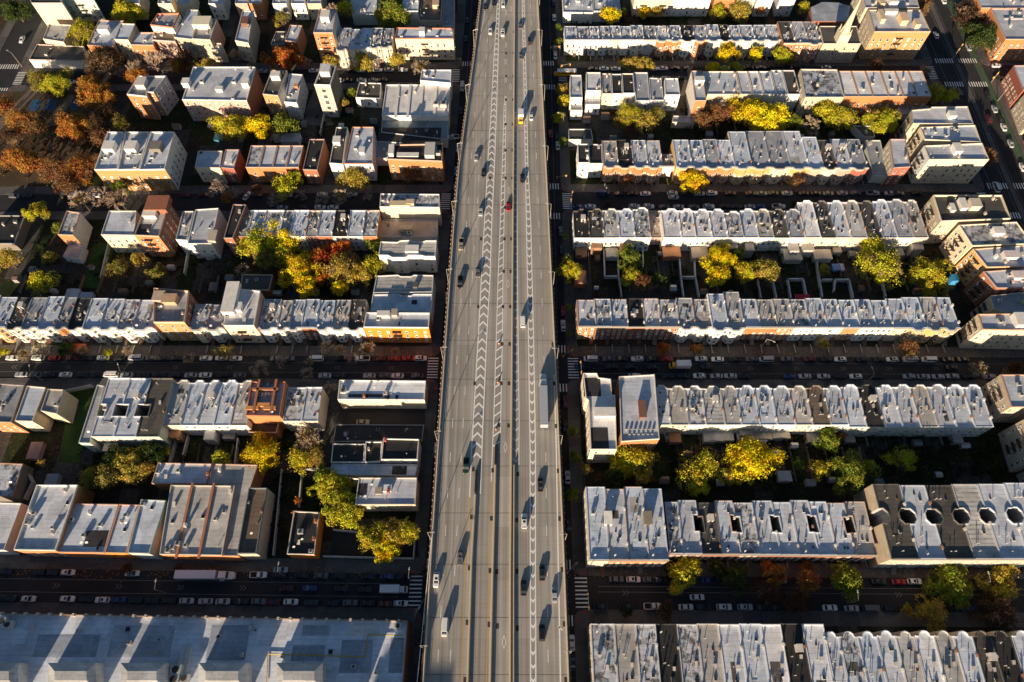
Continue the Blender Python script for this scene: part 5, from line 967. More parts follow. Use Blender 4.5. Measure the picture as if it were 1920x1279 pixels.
for k, (p, lb) in enumerate([([(188, 520), (205, 448)], 'tall thin wall beside the dark lawn behind the lone white house'), ([(345, 512), (352, 470)], 'thin wall left of the cluttered yard'), ([(317, 866), (328, 828)], 'white wall between the left lower gardens'), ([(343, 852), (352, 818)], 'second white wall between the left lower gardens'), ([(440, 868), (446, 822)], 'dark wall left of the round golden tree'), ([(560, 950), (566, 880), (618, 878)], 'thin wall enclosing the paved garden left of the green trees'), ([(512, 1040), (528, 880)], 'peeling concrete wall beside the scrap yard'), ([(607, 1043), (775, 1047), (779, 990)], 'grey boundary wall of the yard at the lower left crossing'), ([(625, 993), (668, 997)], 'light pipe-like wall in the scrap yard'), ([(1244, 810), (1252, 826), (1253, 800)], 'grey yard wall beside the white block with roof units'), ([(45, 935), (60, 905), (50, 880)], 'pale wall right of the stained tan shed'), ([(110, 735), (170, 722)], 'fence along the top of the grass lot'), ([(600, 250), (617, 165)], 'pale wall of the lot beside the concrete tower')]):
    wall_fence(p, 2.1, .3, lb, M_WALL, (.42, .41, .39), 'walls in the left yards')
fk = 0
def yard_fences(xs, y0, y1, where, H=1.6):
    for k, x in enumerate(xs):
        X = P(x, y0, 0)[0]; ya, yb = P(0, y0)[1], P(0, y1)[1]; r = root('yard_fence', (X, ya, .16), 'dark board fence between yards, %s from the left %s' % (nth(k + 1), where), 'fence', 'fences ' + where)
        mb = MB(); L = yb - ya; s = 1 if L > 0 else -1; n = max(1, int(abs(L) / 2.4))
        mb.box((0, L / 2, .15), (.06, abs(L), H)); link('board_panel', mb.mesh('board_panel', [M_TRIM]), r, color=rnd.choice([(.2, .17, .14), (.3, .27, .23), (.14, .12, .1)]))
        mb = MB()
        for q in range(n + 1): mb.box((.09, L * q / n, 0), (.11, .11, H + .25))
        link('fence_rail', mb.mesh('fence_rail', [M_TRIM]), r, color=(.24, .2, .17))
yard_fences([1275, 1303, 1330, 1361, 1392, 1424, 1457, 1490, 1523, 1556, 1590, 1623], 905, 840, 'behind the low flat terrace')
yard_fences([1180, 1215, 1345, 1395, 1630, 1665, 1700], 548, 505, 'in the gardens of the fourth block')
yard_fences([1345, 1380, 1412, 1450, 1490, 1530], 256, 228, 'under the large yellow trees')
yard_fences([40, 75, 150, 185, 215, 250, 375, 405, 505, 530, 560, 590, 622, 652], 552, 520, 'behind the left white terraces')
yard_fences([345, 372, 402, 434], 868, 836, 'in the left lower gardens')
yard_fences([1280, 1312, 1345, 1380, 1415, 1450, 1485, 1520, 1555, 1590, 1625, 1660, 1695, 1730, 1765, 1800], 838, 812, 'just under the sixth right terrace', 1.4)
yard_fences([1105, 1235, 1262, 1335, 1365, 1395, 1425, 1515, 1575, 1605, 1690, 1715], 520, 474, 'under the white rear walls', 1.5)
def forecourt_walls(xs, y0, y1, where):
    for k, x in enumerate(xs):
        X = P(x, y0, 0)[0]; ya, yb = P(0, y0)[1], P(0, y1)[1]; r = root('forecourt_wall', (X, ya, .16), 'low forecourt wall %s, %s from left' % (where, nth(k + 1)), 'wall', 'forecourt walls ' + where)
        mb = MB(); mb.box((0, (yb - ya) / 2, 0), (.22, abs(yb - ya), .8)); link('wall_body', mb.mesh('wall_body', [M_WALL]), r, color=rnd.choice([(.2, .17, .15), (.3, .28, .26), (.14, .1, .08)]))
        mb = MB(); mb.box((0, (yb - ya) / 2, .8), (.3, abs(yb - ya) + .1, .08)); link('coping', mb.mesh('coping', [M_WALL]), r, color=(.35, .33, .3))
forecourt_walls([1117 + 31.1 * q for q in range(22)], 664, 648, 'before the fifth right terrace')
forecourt_walls([30 + 31.5 * q for q in range(9)] + [388, 420, 452, 520, 548, 576, 604, 632, 660], 664, 650, 'before the middle left terraces')
forecourt_walls([1160 + 30.5 * q for q in range(16)], 350, 338, 'before the third right terrace')
forecourt_walls([1085 + 22 * q for q in range(17)], 116, 106, 'before the top right terrace')
forecourt_walls([1290 + 37 * q for q in range(10)], 1064, 1048, 'before the low shaft terrace')
def small_sheds(pts, where):
    for k, (x, y) in enumerate(sorted(pts)):
        a, b, h = rnd.uniform(1.6, 3.4), rnd.uniform(1.4, 2.8), rnd.uniform(1.6, 2.4); X, Y = P(x, y, h); r = root('garden_shed', (X, Y, .16), 'small yard shed %s, %s from left' % (where, nth(k + 1)), 'shed', 'small sheds ' + where)
        mb = MB(); mb.box((0, 0, 0), (a, b, h)); link('wall', mb.mesh('wall', [M_WALL]), r, color=rnd.choice([(.3, .28, .26), (.2, .13, .09), (.4, .4, .38)]))
        mb = MB(); mb.hexa([(-a / 2 - .12, -b / 2 - .12, h), (a / 2 + .12, -b / 2 - .12, h), (a / 2 + .12, b / 2 + .12, h), (-a / 2 - .12, b / 2 + .12, h)], [(-a / 2 - .12, -.05, h + .45), (a / 2 + .12, -.05, h + .45), (a / 2 + .12, .05, h + .45), (-a / 2 - .12, .05, h + .45)]); link('roof', mb.mesh('roof', [M_METAL]), r, color=rnd.choice([(.35, .36, .38), (.22, .14, .1), (.5, .51, .52), (.16, .2, .2)]))
small_sheds([(1262, 540), (1320, 545), (1470, 470), (1600, 475), (1615, 540), (1690, 478), (1722, 545), (1240, 475), (1370, 548), (1118, 540), (1120, 482)], 'in the gardens of the third right block')
small_sheds([(1290, 850), (1350, 905), (1455, 850), (1520, 905), (1560, 900), (1650, 905), (1720, 830), (1760, 890), (1810, 835), (1245, 900), (1490, 835)], 'in the gardens of the fourth right block')
small_sheds([(60, 505), (100, 545), (170, 500), (230, 545), (280, 530), (320, 500), (430, 520), (520, 548), (590, 545), (665, 545), (30, 520)], 'in the gardens of the third left block')
small_sheds([(330, 235), (395, 235), (450, 258), (640, 235), (570, 230), (700, 225), (655, 205), (330, 262)], 'in the second left block')
small_sheds([(1150, 258), (1220, 255), (1330, 250), (1500, 255), (1100, 222), (1135, 215), (1560, 250)], 'in the second right block')
rl = random.Random(5); mb = MB()          # fallen leaves in yards and on pavements
for k in range(9000):
    x, y = rl.uniform(0, 1900), rl.choice([rl.gauss(230, 25), rl.gauss(505, 28), rl.gauss(870, 28), rl.gauss(352, 6), rl.gauss(662, 5), rl.gauss(1072, 7), rl.gauss(120, 5)])
    if 810 < x < 1050: continue
    X, Y = P(x, y, .2); a = rl.uniform(0, 3.1); e = rl.uniform(.1, .26); mb.poly([(X + math.cos(a) * e, Y + math.sin(a) * e, .2), (X - math.sin(a) * e, Y + math.cos(a) * e, .22), (X - math.cos(a) * e, Y - math.sin(a) * e, .2), (X + math.sin(a) * e, Y - math.cos(a) * e, .23)])
tag(link('fallen_leaves', mb.mesh('fallen_leaves', [M_LEAF]), color=(.38, .22, .04)), kind='stuff')
def shed(x, y, sx, sy, h, col, label, rc=(.4, .4, .4), gab=.35):
    X, Y = P(x, y, h); r = root('garden_shed', (X, Y, .16), label, 'shed', 'sheds and canopies in the yards')
    mb = MB(); mb.box((0, 0, 0), (sx, sy, h)); link('wall', mb.mesh('wall', [M_WALL]), r, color=col)
    mb = MB(); a, b = sx / 2 + .15, sy / 2 + .15; mb.hexa([(-a, -b, h), (a, -b, h), (a, b, h), (-a, b, h)], [(-a * .1, -b * .9, h + gab), (a * .1, -b * .9, h + gab), (a * .1, b * .9, h + gab), (-a * .1, b * .9, h + gab)]); link('roof', mb.mesh('roof', [M_METAL]), r, color=rc)
for a in [(135, 553, 5, 5, 2.6, (.4, .42, .44), 'white hipped garden pavilion behind the left white terrace', (.6, .62, .66), .9), (160, 557, 5, 4, 2.2, (.4, .4, .42), 'pale sheet-covered shed right of the white pavilion', (.5, .53, .58)), (1259, 472, 7, 5, 3.2, (.5, .2, .08), 'orange brick garden building under the white rear walls', (.5, .24, .12)), (1312, 474, 6.5, 5.4, 3, (.4, .33, .26), 'tan-roofed garden building right of the orange brick one', (.42, .36, .3)), (1147, 474, 4.6, 4.4, 2.8, (.4, .4, .4), 'grey shed inside the leftmost white wall loop', (.36, .36, .37)),
          (1486, 478, 7, 5, 3, (.35, .33, .3), 'grey-roofed lean-to left of the pergola yard', (.36, .35, .34)), (1542, 477, 7, 4.6, 3, (.5, .47, .42), 'pale lean-to at the head of the lawn yard', (.45, .43, .41)), (1568, 501, 3, 3, 1.6, (.1, .2, .45), 'blue tarpaulin shelter in the gardens', (.12, .25, .55), .15), (1575, 501, 3, 3, 1.4, (.35, .38, .5), 'pale lilac tarpaulin beside the blue one', (.4, .45, .6), .15), (1504, 556, 5.5, 1.6, 2.2, (.4, .03, .05), 'bright red awning against the fifth terrace', (.5, .02, .05), .1),
          (1790, 521, 2.6, 3, 3, (.05, .25, .5), 'bright blue tarpaulin by the yellow-walled block', (.04, .32, .62), .2), (65, 845, 4, 6, 2.4, (.4, .22, .18), 'pink-roofed shed in the leftmost third block yard', (.4, .25, .22)), (97, 900, 4, 4, 2.2, (.3, .32, .33), 'grey box shed above the white-rimmed warehouse', (.3, .32, .33)), (1336, 812, 6.5, 6, 3, (.3, .3, .33), 'ribbed grey canopy under the sixth terrace', (.34, .35, .38)), (1398, 816, 6, 3.4, 3, (.3, .33, .36), 'first of three lean-to roofs under the sixth terrace', (.38, .42, .45)),
          (1430, 815, 6, 3.4, 3, (.45, .38, .3), 'second of three lean-to roofs under the sixth terrace', (.4, .36, .3)), (1464, 813, 6, 3.4, 3, (.45, .42, .36), 'third of three lean-to roofs under the sixth terrace', (.42, .4, .36)), (1471, 893, 4.5, 3.5, 2.4, (.45, .45, .45), 'white-framed open shelter in the dark gardens', (.5, .5, .5)), (146, 652, 5, 3, 2.2, (.4, .08, .03), 'orange-red awning in a forecourt of the left white terrace', (.5, .09, .03), .15), (400, 538, 3, 4, 1.6, (.12, .12, .12), 'dark covered boat shape in the walled yard', (.15, .14, .14)), (393, 470, 3, 6, 2.4, (.5, .5, .5), 'white gabled garden house below the bright silver house', (.5, .52, .54), .8),
          (1088, 520, 4.5, 6, 3.2, (.45, .16, .07), 'small orange brick garage beside the avenue, fourth block', (.3, .14, .09)), (1197, 815, 5, 3, 2.2, (.3, .3, .3), 'dark lean-to under the white block with roof units', (.3, .3, .3)), (693, 178, 3, 3, 2, (.5, .5, .48), 'white shed beside the low dark gabled house', (.5, .5, .5)), (545, 258, 8, 5, 3, (.5, .52, .54), 'silver canopy above the black narrow roof', (.55, .57, .6), .3), (520, 258, 3, 3, 2, (.5, .5, .5), 'round-topped white water tank pair left of the silver canopy', (.5, .5, .5), .6), (410, 257, 3.8, 3.8, 1.2, (.05, .2, .3), 'round blue pool tub in a yard', (.04, .16, .26), .05)]:
    shed(*a)

# ------------------------------------------------------------ trees
def crown_mesh(seed, rad, nleaf, ls, squash=.72, holes=.0):
    rg = np.random.default_rng(seed); nb = int(16 + rad * 5)
    d = rg.normal(size=(nb, 3)); d /= np.linalg.norm(d, axis=1)[:, None]; d[:, 2] = np.abs(d[:, 2]) * 1.05 - .35
    az = np.arctan2(d[:, 1], d[:, 0]); ph = rg.uniform(0, 6.28, 3)
    lob = 1 + .2 * np.sin(3 * az + ph[0]) + .17 * np.sin(5 * az + ph[1]) + .12 * np.sin(8 * az + ph[2])
    c = d * (rad * .72 * lob * rg.uniform(.55, 1.02, nb))[:, None]; c[:, 2] *= squash
    br = rad * rg.uniform(.16, .34, nb)
    k = rg.integers(0, nb, nleaf); u = rg.normal(size=(nleaf, 3)); u /= np.linalg.norm(u, axis=1)[:, None]
    rr = br[k] * rg.uniform(.35, 1.0, nleaf) ** .45 * rg.choice([1, 1, 1, 1.25], nleaf)
    p = c[k] + u * rr[:, None] * np.array([1, 1, .8])
    if holes > 0:
        hd = rg.normal(size=(int(6 * holes) + 3, 3)); hd /= np.linalg.norm(hd, axis=1)[:, None]; keep = np.ones(nleaf, bool)
        for h in hd: keep &= np.linalg.norm(p - h * rad * .7, axis=1) > rad * .2
        p = p[keep]; u = u[keep]
    n = len(p); nr = u + rg.normal(size=(n, 3)) * .55; nr /= np.linalg.norm(nr, axis=1)[:, None]
    t = np.cross(nr, rg.normal(size=(n, 3))); t /= np.linalg.norm(t, axis=1)[:, None]; b = np.cross(nr, t)
    s = ls * rg.uniform(.55, 1.25, n)[:, None]; e = rg.uniform(.55, .9, n)[:, None]
    v = np.stack([p + t * s, p + b * s * e, p - t * s * .9, p - b * s * e], 1).reshape(-1, 3)
    me = bpy.data.meshes.new('crown'); me.vertices.add(len(v)); me.vertices.foreach_set('co', v.astype(np.float32).ravel())
    me.loops.add(4 * n); me.loops.foreach_set('vertex_index', np.arange(4 * n, dtype=np.int32)); me.polygons.add(n)
    me.polygons.foreach_set('loop_start', np.arange(0, 4 * n, 4, dtype=np.int32)); me.materials.append(M_LEAF); me.update(calc_edges=True); me.validate(); return me
CROWN = {1.6: [crown_mesh(s, 1.6, 650, .17, .85) for s in (1, 2)], 3: [crown_mesh(s, 3.0, 2300, .2, .8, .6) for s in (3, 4, 5)],
         5: [crown_mesh(s, 5.0, 6500, .22, .75, 1) for s in (6, 7, 8, 9)], 8: [crown_mesh(s, 8.0, 16000, .25, .66, 1.4) for s in (10, 11, 12)]}
def limbs(seed, h, rad, r0, twigs=0):
    rg = random.Random(seed); mb = MB(); tw = MB()
    mb.tube((0, 0, 0), (0, 0, h * .45), r0, r0 * .75, 7)
    def grow(p, d, L, r, lev):
        q = p + d * L; (mb if r > .05 else tw).tube(p, q, r, r * .68, 4 if r > .08 else 3)
        if lev == 0: return
        for k in range(3):
            a = Vector((rg.gauss(0, 1), rg.gauss(0, 1), rg.gauss(.25, .6))).normalized(); grow(q if k < 2 else p + d * L * .55, (d + a * .75).normalized(), L * rg.uniform(.62, .82), max(r * .6, .042), lev - 1)
    n = 5
    for k in range(n):
        t = 2 * math.pi * k / n + rg.uniform(-.4, .4); grow(Vector((0, 0, h * .42 + .2 * k)), Vector((math.cos(t) * .8, math.sin(t) * .8, .75)).normalized(), rad * .42, r0 * .5, 5 if twigs else 1)
    return mb.mesh('trunk', [M_BARK]), (tw.mesh('branches', [M_TWIG]) if twigs else None)
TRUNK = {1.6: limbs(1, 3.2, 1.4, .1)[0], 3: limbs(2, 5.5, 2.6, .16)[0], 5: limbs(3, 8, 4.3, .26)[0], 8: limbs(4, 11, 6.5, .42)[0]}
CROWNS = {3: [crown_mesh(s, 3.0, 1100, .19, .85, 1.2) for s in (31, 32)], 5: [crown_mesh(s, 5.0, 3000, .2, .8, 2) for s in (33, 34, 35)], 8: [crown_mesh(s, 8.0, 7000, .23, .7, 2.5) for s in (36, 37)]}
BARE = [limbs(20 + s, 7.5, 4.6, .2, 1) for s in range(3)]
TC = {'Y': ((.74, .60, .014), 'bright yellow'), 'A': ((.53, .49, .03), 'yellow-green'), 'G': ((.21, .255, .03), 'green'), 'K': ((.055, .085, .02), 'dark green'), 'O': ((.42, .19, .035), 'orange'),
      'R': ((.50, .15, .025), 'red-orange'), 'U': ((.25, .13, .05), 'rust brown'), 'D': ((.46, .36, .06), 'old gold'), 'L': ((.27, .24, .045), 'olive'), 'C': ((.10, .058, .03), 'dark rust'), 'B': ((.46, .36, .26), 'bare brown')}
TREES = '''1141,23,19,Y 1169,17,7,G 1209,19,13,Y 1232,19,14,D 1348,16,16,A 1387,13,26,D 1426,15,11,O 1046,49,9,G 1048,75,10,G 1055,165,14,D 1056,186,14,A 1049,217,13,A 1055,263,10,G 1188,116,20,D 1206,117,18,D 1366,92,21,Y 1340,124,14,Y 1358,127,9,A 1418,96,15,Y 1382,124,12,A 1464,97,18,A 1484,104,10,G
1183,210,27,A 1210,222,26,D 1230,208,20,L 1165,225,14,L 1318,220,20,U 1348,208,24,U 1374,206,19,O 1408,206,36,Y 1440,216,36,Y 1424,226,25,A 1489,222,17,G 1525,229,24,B 1553,203,26,A 1580,216,28,A 1540,193,16,G 1618,227,9,G 1659,222,28,A 1646,120,17,C 1742,124,17,B 1762,170,20,A 1784,176,16,A 1798,163,17,B 1855,288,18,U 1820,26,32,C 1842,20,26,C 1842,62,32,K 1734,8,18,U 1512,10,15,A 1598,14,9,A
1175,336,13,U 1300,336,25,Y 1260,341,6,G 1143,384,12,C 1060,440,6,G 1068,500,22,A 1071,512,14,A 1181,478,22,G 1184,512,20,A 1207,527,20,U 1240,520,16,K 1352,482,30,Y 1350,512,26,Y 1396,505,22,A 1384,474,12,G 1438,503,27,D 1066,574,7,G 1068,624,7,G 1247,652,14,R 1308,654,12,O 1498,336,16,U 1637,455,28,A 1655,497,42,A 1700,505,14,K 1746,511,35,A 1546,502,13,L 1708,650,20,U 1546,642,12,L 1490,381,8,K 1774,550,9,D
1183,855,42,A 1205,872,30,D 1155,890,20,K 1230,880,20,K 1076,808,11,G 1079,854,12,G 1076,924,13,G 1099,877,12,L 1298,885,32,A 1326,868,30,A 1313,911,20,A 1411,860,44,Y 1398,890,20,A 1365,890,18,D 1556,821,22,G 1580,815,12,U 1499,868,11,G 1540,877,20,A 1600,882,38,G 1632,872,16,A 1672,860,14,A 1702,856,22,A 1440,905,14,K 1842,686,24,B 1912,690,20,C
1287,1076,31,A 1260,1060,14,K 1387,1081,27,K 1454,1071,24,O 1446,1106,28,C 1520,1085,28,O 1518,1060,14,U 1597,1084,33,G 1792,1090,38,G 1806,1108,26,G 1757,1148,30,D 1708,1143,13,D 1888,1089,34,D 1882,1145,40,C 1251,1145,20,C 1178,1146,12,K 1500,1130,26,C 1350,1060,18,K
26,15,26,K 237,18,27,A 152,55,28,A 191,113,36,C 248,119,20,B 253,139,22,O 292,111,28,B 346,108,24,C 385,116,15,D 439,95,18,B 222,134,14,B 72,145,26,L 102,150,26,A 165,152,24,O 180,174,28,O 0,193,26,O 36,222,30,O 66,236,22,U 134,232,30,O 176,228,24,C 190,258,26,U 222,227,20,L 28,290,28,O 54,304,26,O 98,310,30,U 146,312,32,O 178,298,20,U 14,250,18,C 200,205,18,C 215,290,16,U 385,128,15,B 330,118,16,O 470,120,14,B 575,112,12,B 700,118,12,B 430,352,16,B 560,352,15,B 480,352,12,U 431,232,29,A 486,232,24,Y 534,227,26,G 525,28,15,L 519,46,7,D 533,105,30,R 508,118,16,B 618,111,15,D 680,111,19,D 744,108,16,D 790,124,24,B 739,23,32,G 716,24,16,D 645,12,18,A 620,13,14,B 657,170,10,G 644,188,9,D 770,318,20,U
64,392,20,A 122,339,24,U 150,373,28,B 185,368,28,B 222,374,30,B 266,365,28,B 290,356,20,B 223,345,16,G 409,349,26,B 423,369,12,O 8,482,24,D 74,527,28,A 106,424,12,G 90,479,14,L 218,498,22,L 255,482,17,D 292,509,18,L 449,497,18,B 537,341,26,A 661,330,28,D 510,368,20,B 601,365,18,B 636,365,24,B 688,365,12,B 484,449,38,A 518,440,38,Y 528,470,26,A 492,482,22,L 562,502,36,Y 574,528,26,Y 597,479,24,R 632,466,22,R 602,512,19,R 640,500,38,D 668,510,26,D 634,535,16,Y 697,495,27,A 702,458,17,G 655,480,20,U 606,644,18,B 632,646,15,B 686,647,20,B
70,653,24,B 30,656,16,B 150,652,14,B 235,655,14,B 350,668,14,B 520,668,16,B 655,660,15,B 740,655,12,B 3,658,11,A 200,661,9,A 120,652,14,K 480,686,24,B 570,691,17,B 577,674,12,B 612,716,16,B 418,656,16,L 240,866,34,D 262,880,24,D 201,888,30,L 162,892,22,L 215,850,24,K 280,845,24,K 310,845,10,A 410,857,20,A 489,849,35,Y 578,818,36,B 560,858,26,A 588,852,22,D 615,908,32,A 628,938,34,A 650,960,30,A 600,890,18,G 557,937,8,R 552,960,7,O 704,1008,32,A 738,1004,30,D 760,996,28,A 722,1025,24,Y 234,1064,12,C 75,867,9,D 330,1062,8,C 745,985,18,B 715,985,20,B'''
TL = []
for t in TREES.split():
    x, y, rp, c = t.split(','); TL.append((float(x), float(y), float(rp), c))
def where(x, y):
    X, Y = P(x, y, 6); side = 'left' if x < 830 else 'right'
    if 1040 < x < 1085: return 'beside the avenue right of the expressway'
    for i in (1, 2, 3, 4):
        if abs(Y - sty(i, X)) < 12.5: return 'along the %s %s cross street' % (['top', 'second', 'third', 'bottom'][i - 1], side)
    if x < 225 and 150 < y < 330: return 'in the park at far left'
    if x > 1720 and y < 330 and X > 200: return 'by the wide right avenue'
    for i in range(5):
        if sty(i + 1, X) < Y < sty(i, X): return 'in the yards of the %s %s block' % (['top', 'second', 'third', 'fourth', 'bottom'][i], side)
    return 'in the yards at the edge'
groups = {}
for t in TL: groups.setdefault(where(t[0], t[1]), []).append(t)
for wname, lst in groups.items():
    cnt = {}
    for (x, y, rp, c) in sorted(lst):
        cnt[c] = cnt.get(c, 0) + 1; col, cn = TC[c]
        zc = 8.0 if rp > 14 else 5.0
        X, Y = P(x, y, zc); sc0 = FPX / ((CAM_H - zc) * math.cos(TILT) + Y * math.sin(TILT)); rad = rp / sc0
        j = rnd.uniform(.88, 1.1); col = (col[0] * j, col[1] * j * rnd.uniform(.93, 1.07), col[2])
        size = 'small' if rad < 3.2 else ('large' if rad > 6.5 else 'medium')
        lab = '%s %s tree, %s from left %s' % (size, cn, nth(cnt[c]), wname)
        r = root('tree', (X, Y, .16), lab, 'tree', 'trees ' + wname)
        rz = rnd.uniform(0, 6.28)
        if c == 'B':
            s = rad / 5.4; tr, br = BARE[rnd.randrange(3)]
            link('trunk', tr, r, rz=rz, sc=s); link('branches', br, r, rz=rz, sc=s, color=col)
            if rnd.random() < .5:
                me = CROWN[5][rnd.randrange(4)] if False else CROWN[3][rnd.randrange(3)]
                link('crown', me, r, (0, 0, 6.5 * s), rz, (rad / 3 * .62, rad / 3 * .62, rad / 3 * .4), (.30, .19, .08))
        else:
            key = min(CROWN, key=lambda q: abs(math.log(rad / q))); s = rad / key * 1.22; me = CROWN[key][rnd.randrange(len(CROWN[key]))]
            if key in CROWNS and (c in 'UC' or (c in 'DOLA' and rnd.random() < .45)):
                me = CROWNS[key][rnd.randrange(len(CROWNS[key]))]; tr, br = BARE[rnd.randrange(3)]; link('branches', br, r, (0, 0, 0), rz, (rad / 5.6, rad / 5.6, rad / 6.5), (.3, .2, .12))
            hc = max(rad * .78, zc * .8) * (.72 if 'bottom' in wname else 1)
            st = rnd.uniform(.88, 1.12); link('trunk', TRUNK[key], r, rz=rz, sc=(s, s, hc / {1.6: 3.2, 3: 5.5, 5: 8, 8: 11}[key] * 1.15)); link('crown', me, r, (0, 0, hc), rz, (s * st, s / st, s * rnd.uniform(.95, 1.2)), col)
# dark evergreen and shrub undergrowth in the back gardens: uncountable
def undergrowth(px, n, seed, col=(.035, .05, .015)):
    rg = random.Random(seed); pts = ccw([P(x, y) for x, y in px]); x0, y0 = pts[0]; xs = [p[0] for p in pts]; ys = [p[1] for p in pts]; nm = normals(pts); mb = MB(); k = 0
    while k < n:
        x, y = rg.uniform(min(xs), max(xs)), rg.uniform(min(ys), max(ys))
        if any((x - a[0]) * b[0] + (y - a[1]) * b[1] > 0 for a, b in zip(pts, nm)): continue
        k += 1; R0 = rg.uniform(.5, 1.6); h = rg.uniform(.6, 2.6)
        for q in range(26):
            c = Vector((x - x0 + rg.gauss(0, R0 * .5), y - y0 + rg.gauss(0, R0 * .5), rg.uniform(.1, h))); u = Vector((rg.gauss(0, 1), rg.gauss(0, 1), rg.gauss(.3, 1))).normalized(); v = u.orthogonal().normalized() * .28; w = u.cross(v)
            mb.poly([c + v, c + w, c - v, c - w])
    o = link('undergrowth', mb.mesh('undergrowth', [M_LEAF]), loc=(x0, y0, .16), color=col); tag(o, kind='stuff')
undergrowth([(1260, 1000 - 110), (1640, 905), (1640, 815), (1250, 815)], 170, 1); undergrowth([(1640, 900), (1880, 895), (1860, 815), (1640, 815)], 150, 2)
undergrowth([(1140, 550), (1780, 555), (1760, 475), (1140, 475)], 170, 3); undergrowth([(1140, 258), (1640, 258), (1640, 205), (1140, 205)], 130, 4)
undergrowth([(60, 545), (430, 545), (430, 455), (60, 455)], 110, 5); undergrowth([(140, 905), (610, 905), (610, 830), (150, 835)], 120, 6); undergrowth([(-10, 335), (170, 335), (200, 215), (-10, 215)], 90, 7, (.10, .05, .02))
undergrowth([(450, 545), (700, 545), (700, 455), (450, 455)], 60, 8); undergrowth([(1060, 45), (1480, 45), (1480, 28), (1060, 28)], 70, 9); undergrowth([(505, 1035), (535, 1035), (545, 890), (520, 890)], 40, 10); undergrowth([(420, 262), (715, 262), (715, 200), (430, 200)], 60, 11)

# ------------------------------------------------------------ vehicles
def lerp(a, b, t): return a + (b - a) * t
def body_rings(profile, wd):
    """stack of plan outlines (z, x0, x1, half width at the ends, half width in the middle)"""
    mb = MB(); prev = None
    for z, x0, x1, we, wm in profile:
        q = (x1 - x0) * .14
        ring = [(x0, -we, z), (x0 + q, -wm, z), (x1 - q, -wm, z), (x1, -we, z), (x1, we, z), (x1 - q, wm, z), (x0 + q, wm, z), (x0, we, z)]
        if prev:
            k = len(mb.v); mb.v += prev + ring
            for i in range(8): j = (i + 1) % 8; mb.f.append((k + i, k + j, k + 8 + j, k + 8 + i)); mb.m.append(0)
        prev = ring
    mb.poly(prev); return mb
def quadm(name, pts, mat): mb = MB(); mb.poly(pts); return mb.mesh(name, [mat])
wmb = MB(); wmb.tube((0, -.11, 0), (0, .11, 0), .33, .33, 12); WHEEL = wmb.mesh('wheel', [M_RUBBER]); wmb = MB(); wmb.tube((0, -.125, 0), (0, .125, 0), .19, .19, 8); RIM = wmb.mesh('rim', [M_METAL])
M_TAIL = simple_mat('tail_lamp_red', .4, .02, 2, (.5, .02, .02)); M_HEAD = simple_mat('head_lamp_clear', .25, .02, 2, (.75, .75, .72), spec=.6)
lm = MB(); lm.box((0, 0, -.08), (.08, .38, .16)); TAIL = lm.mesh('tail_lamp', [M_TAIL]); lm = MB(); lm.box((0, 0, -.08), (.08, .38, .16)); HEAD = lm.mesh('headlight', [M_HEAD])
KIND = {}
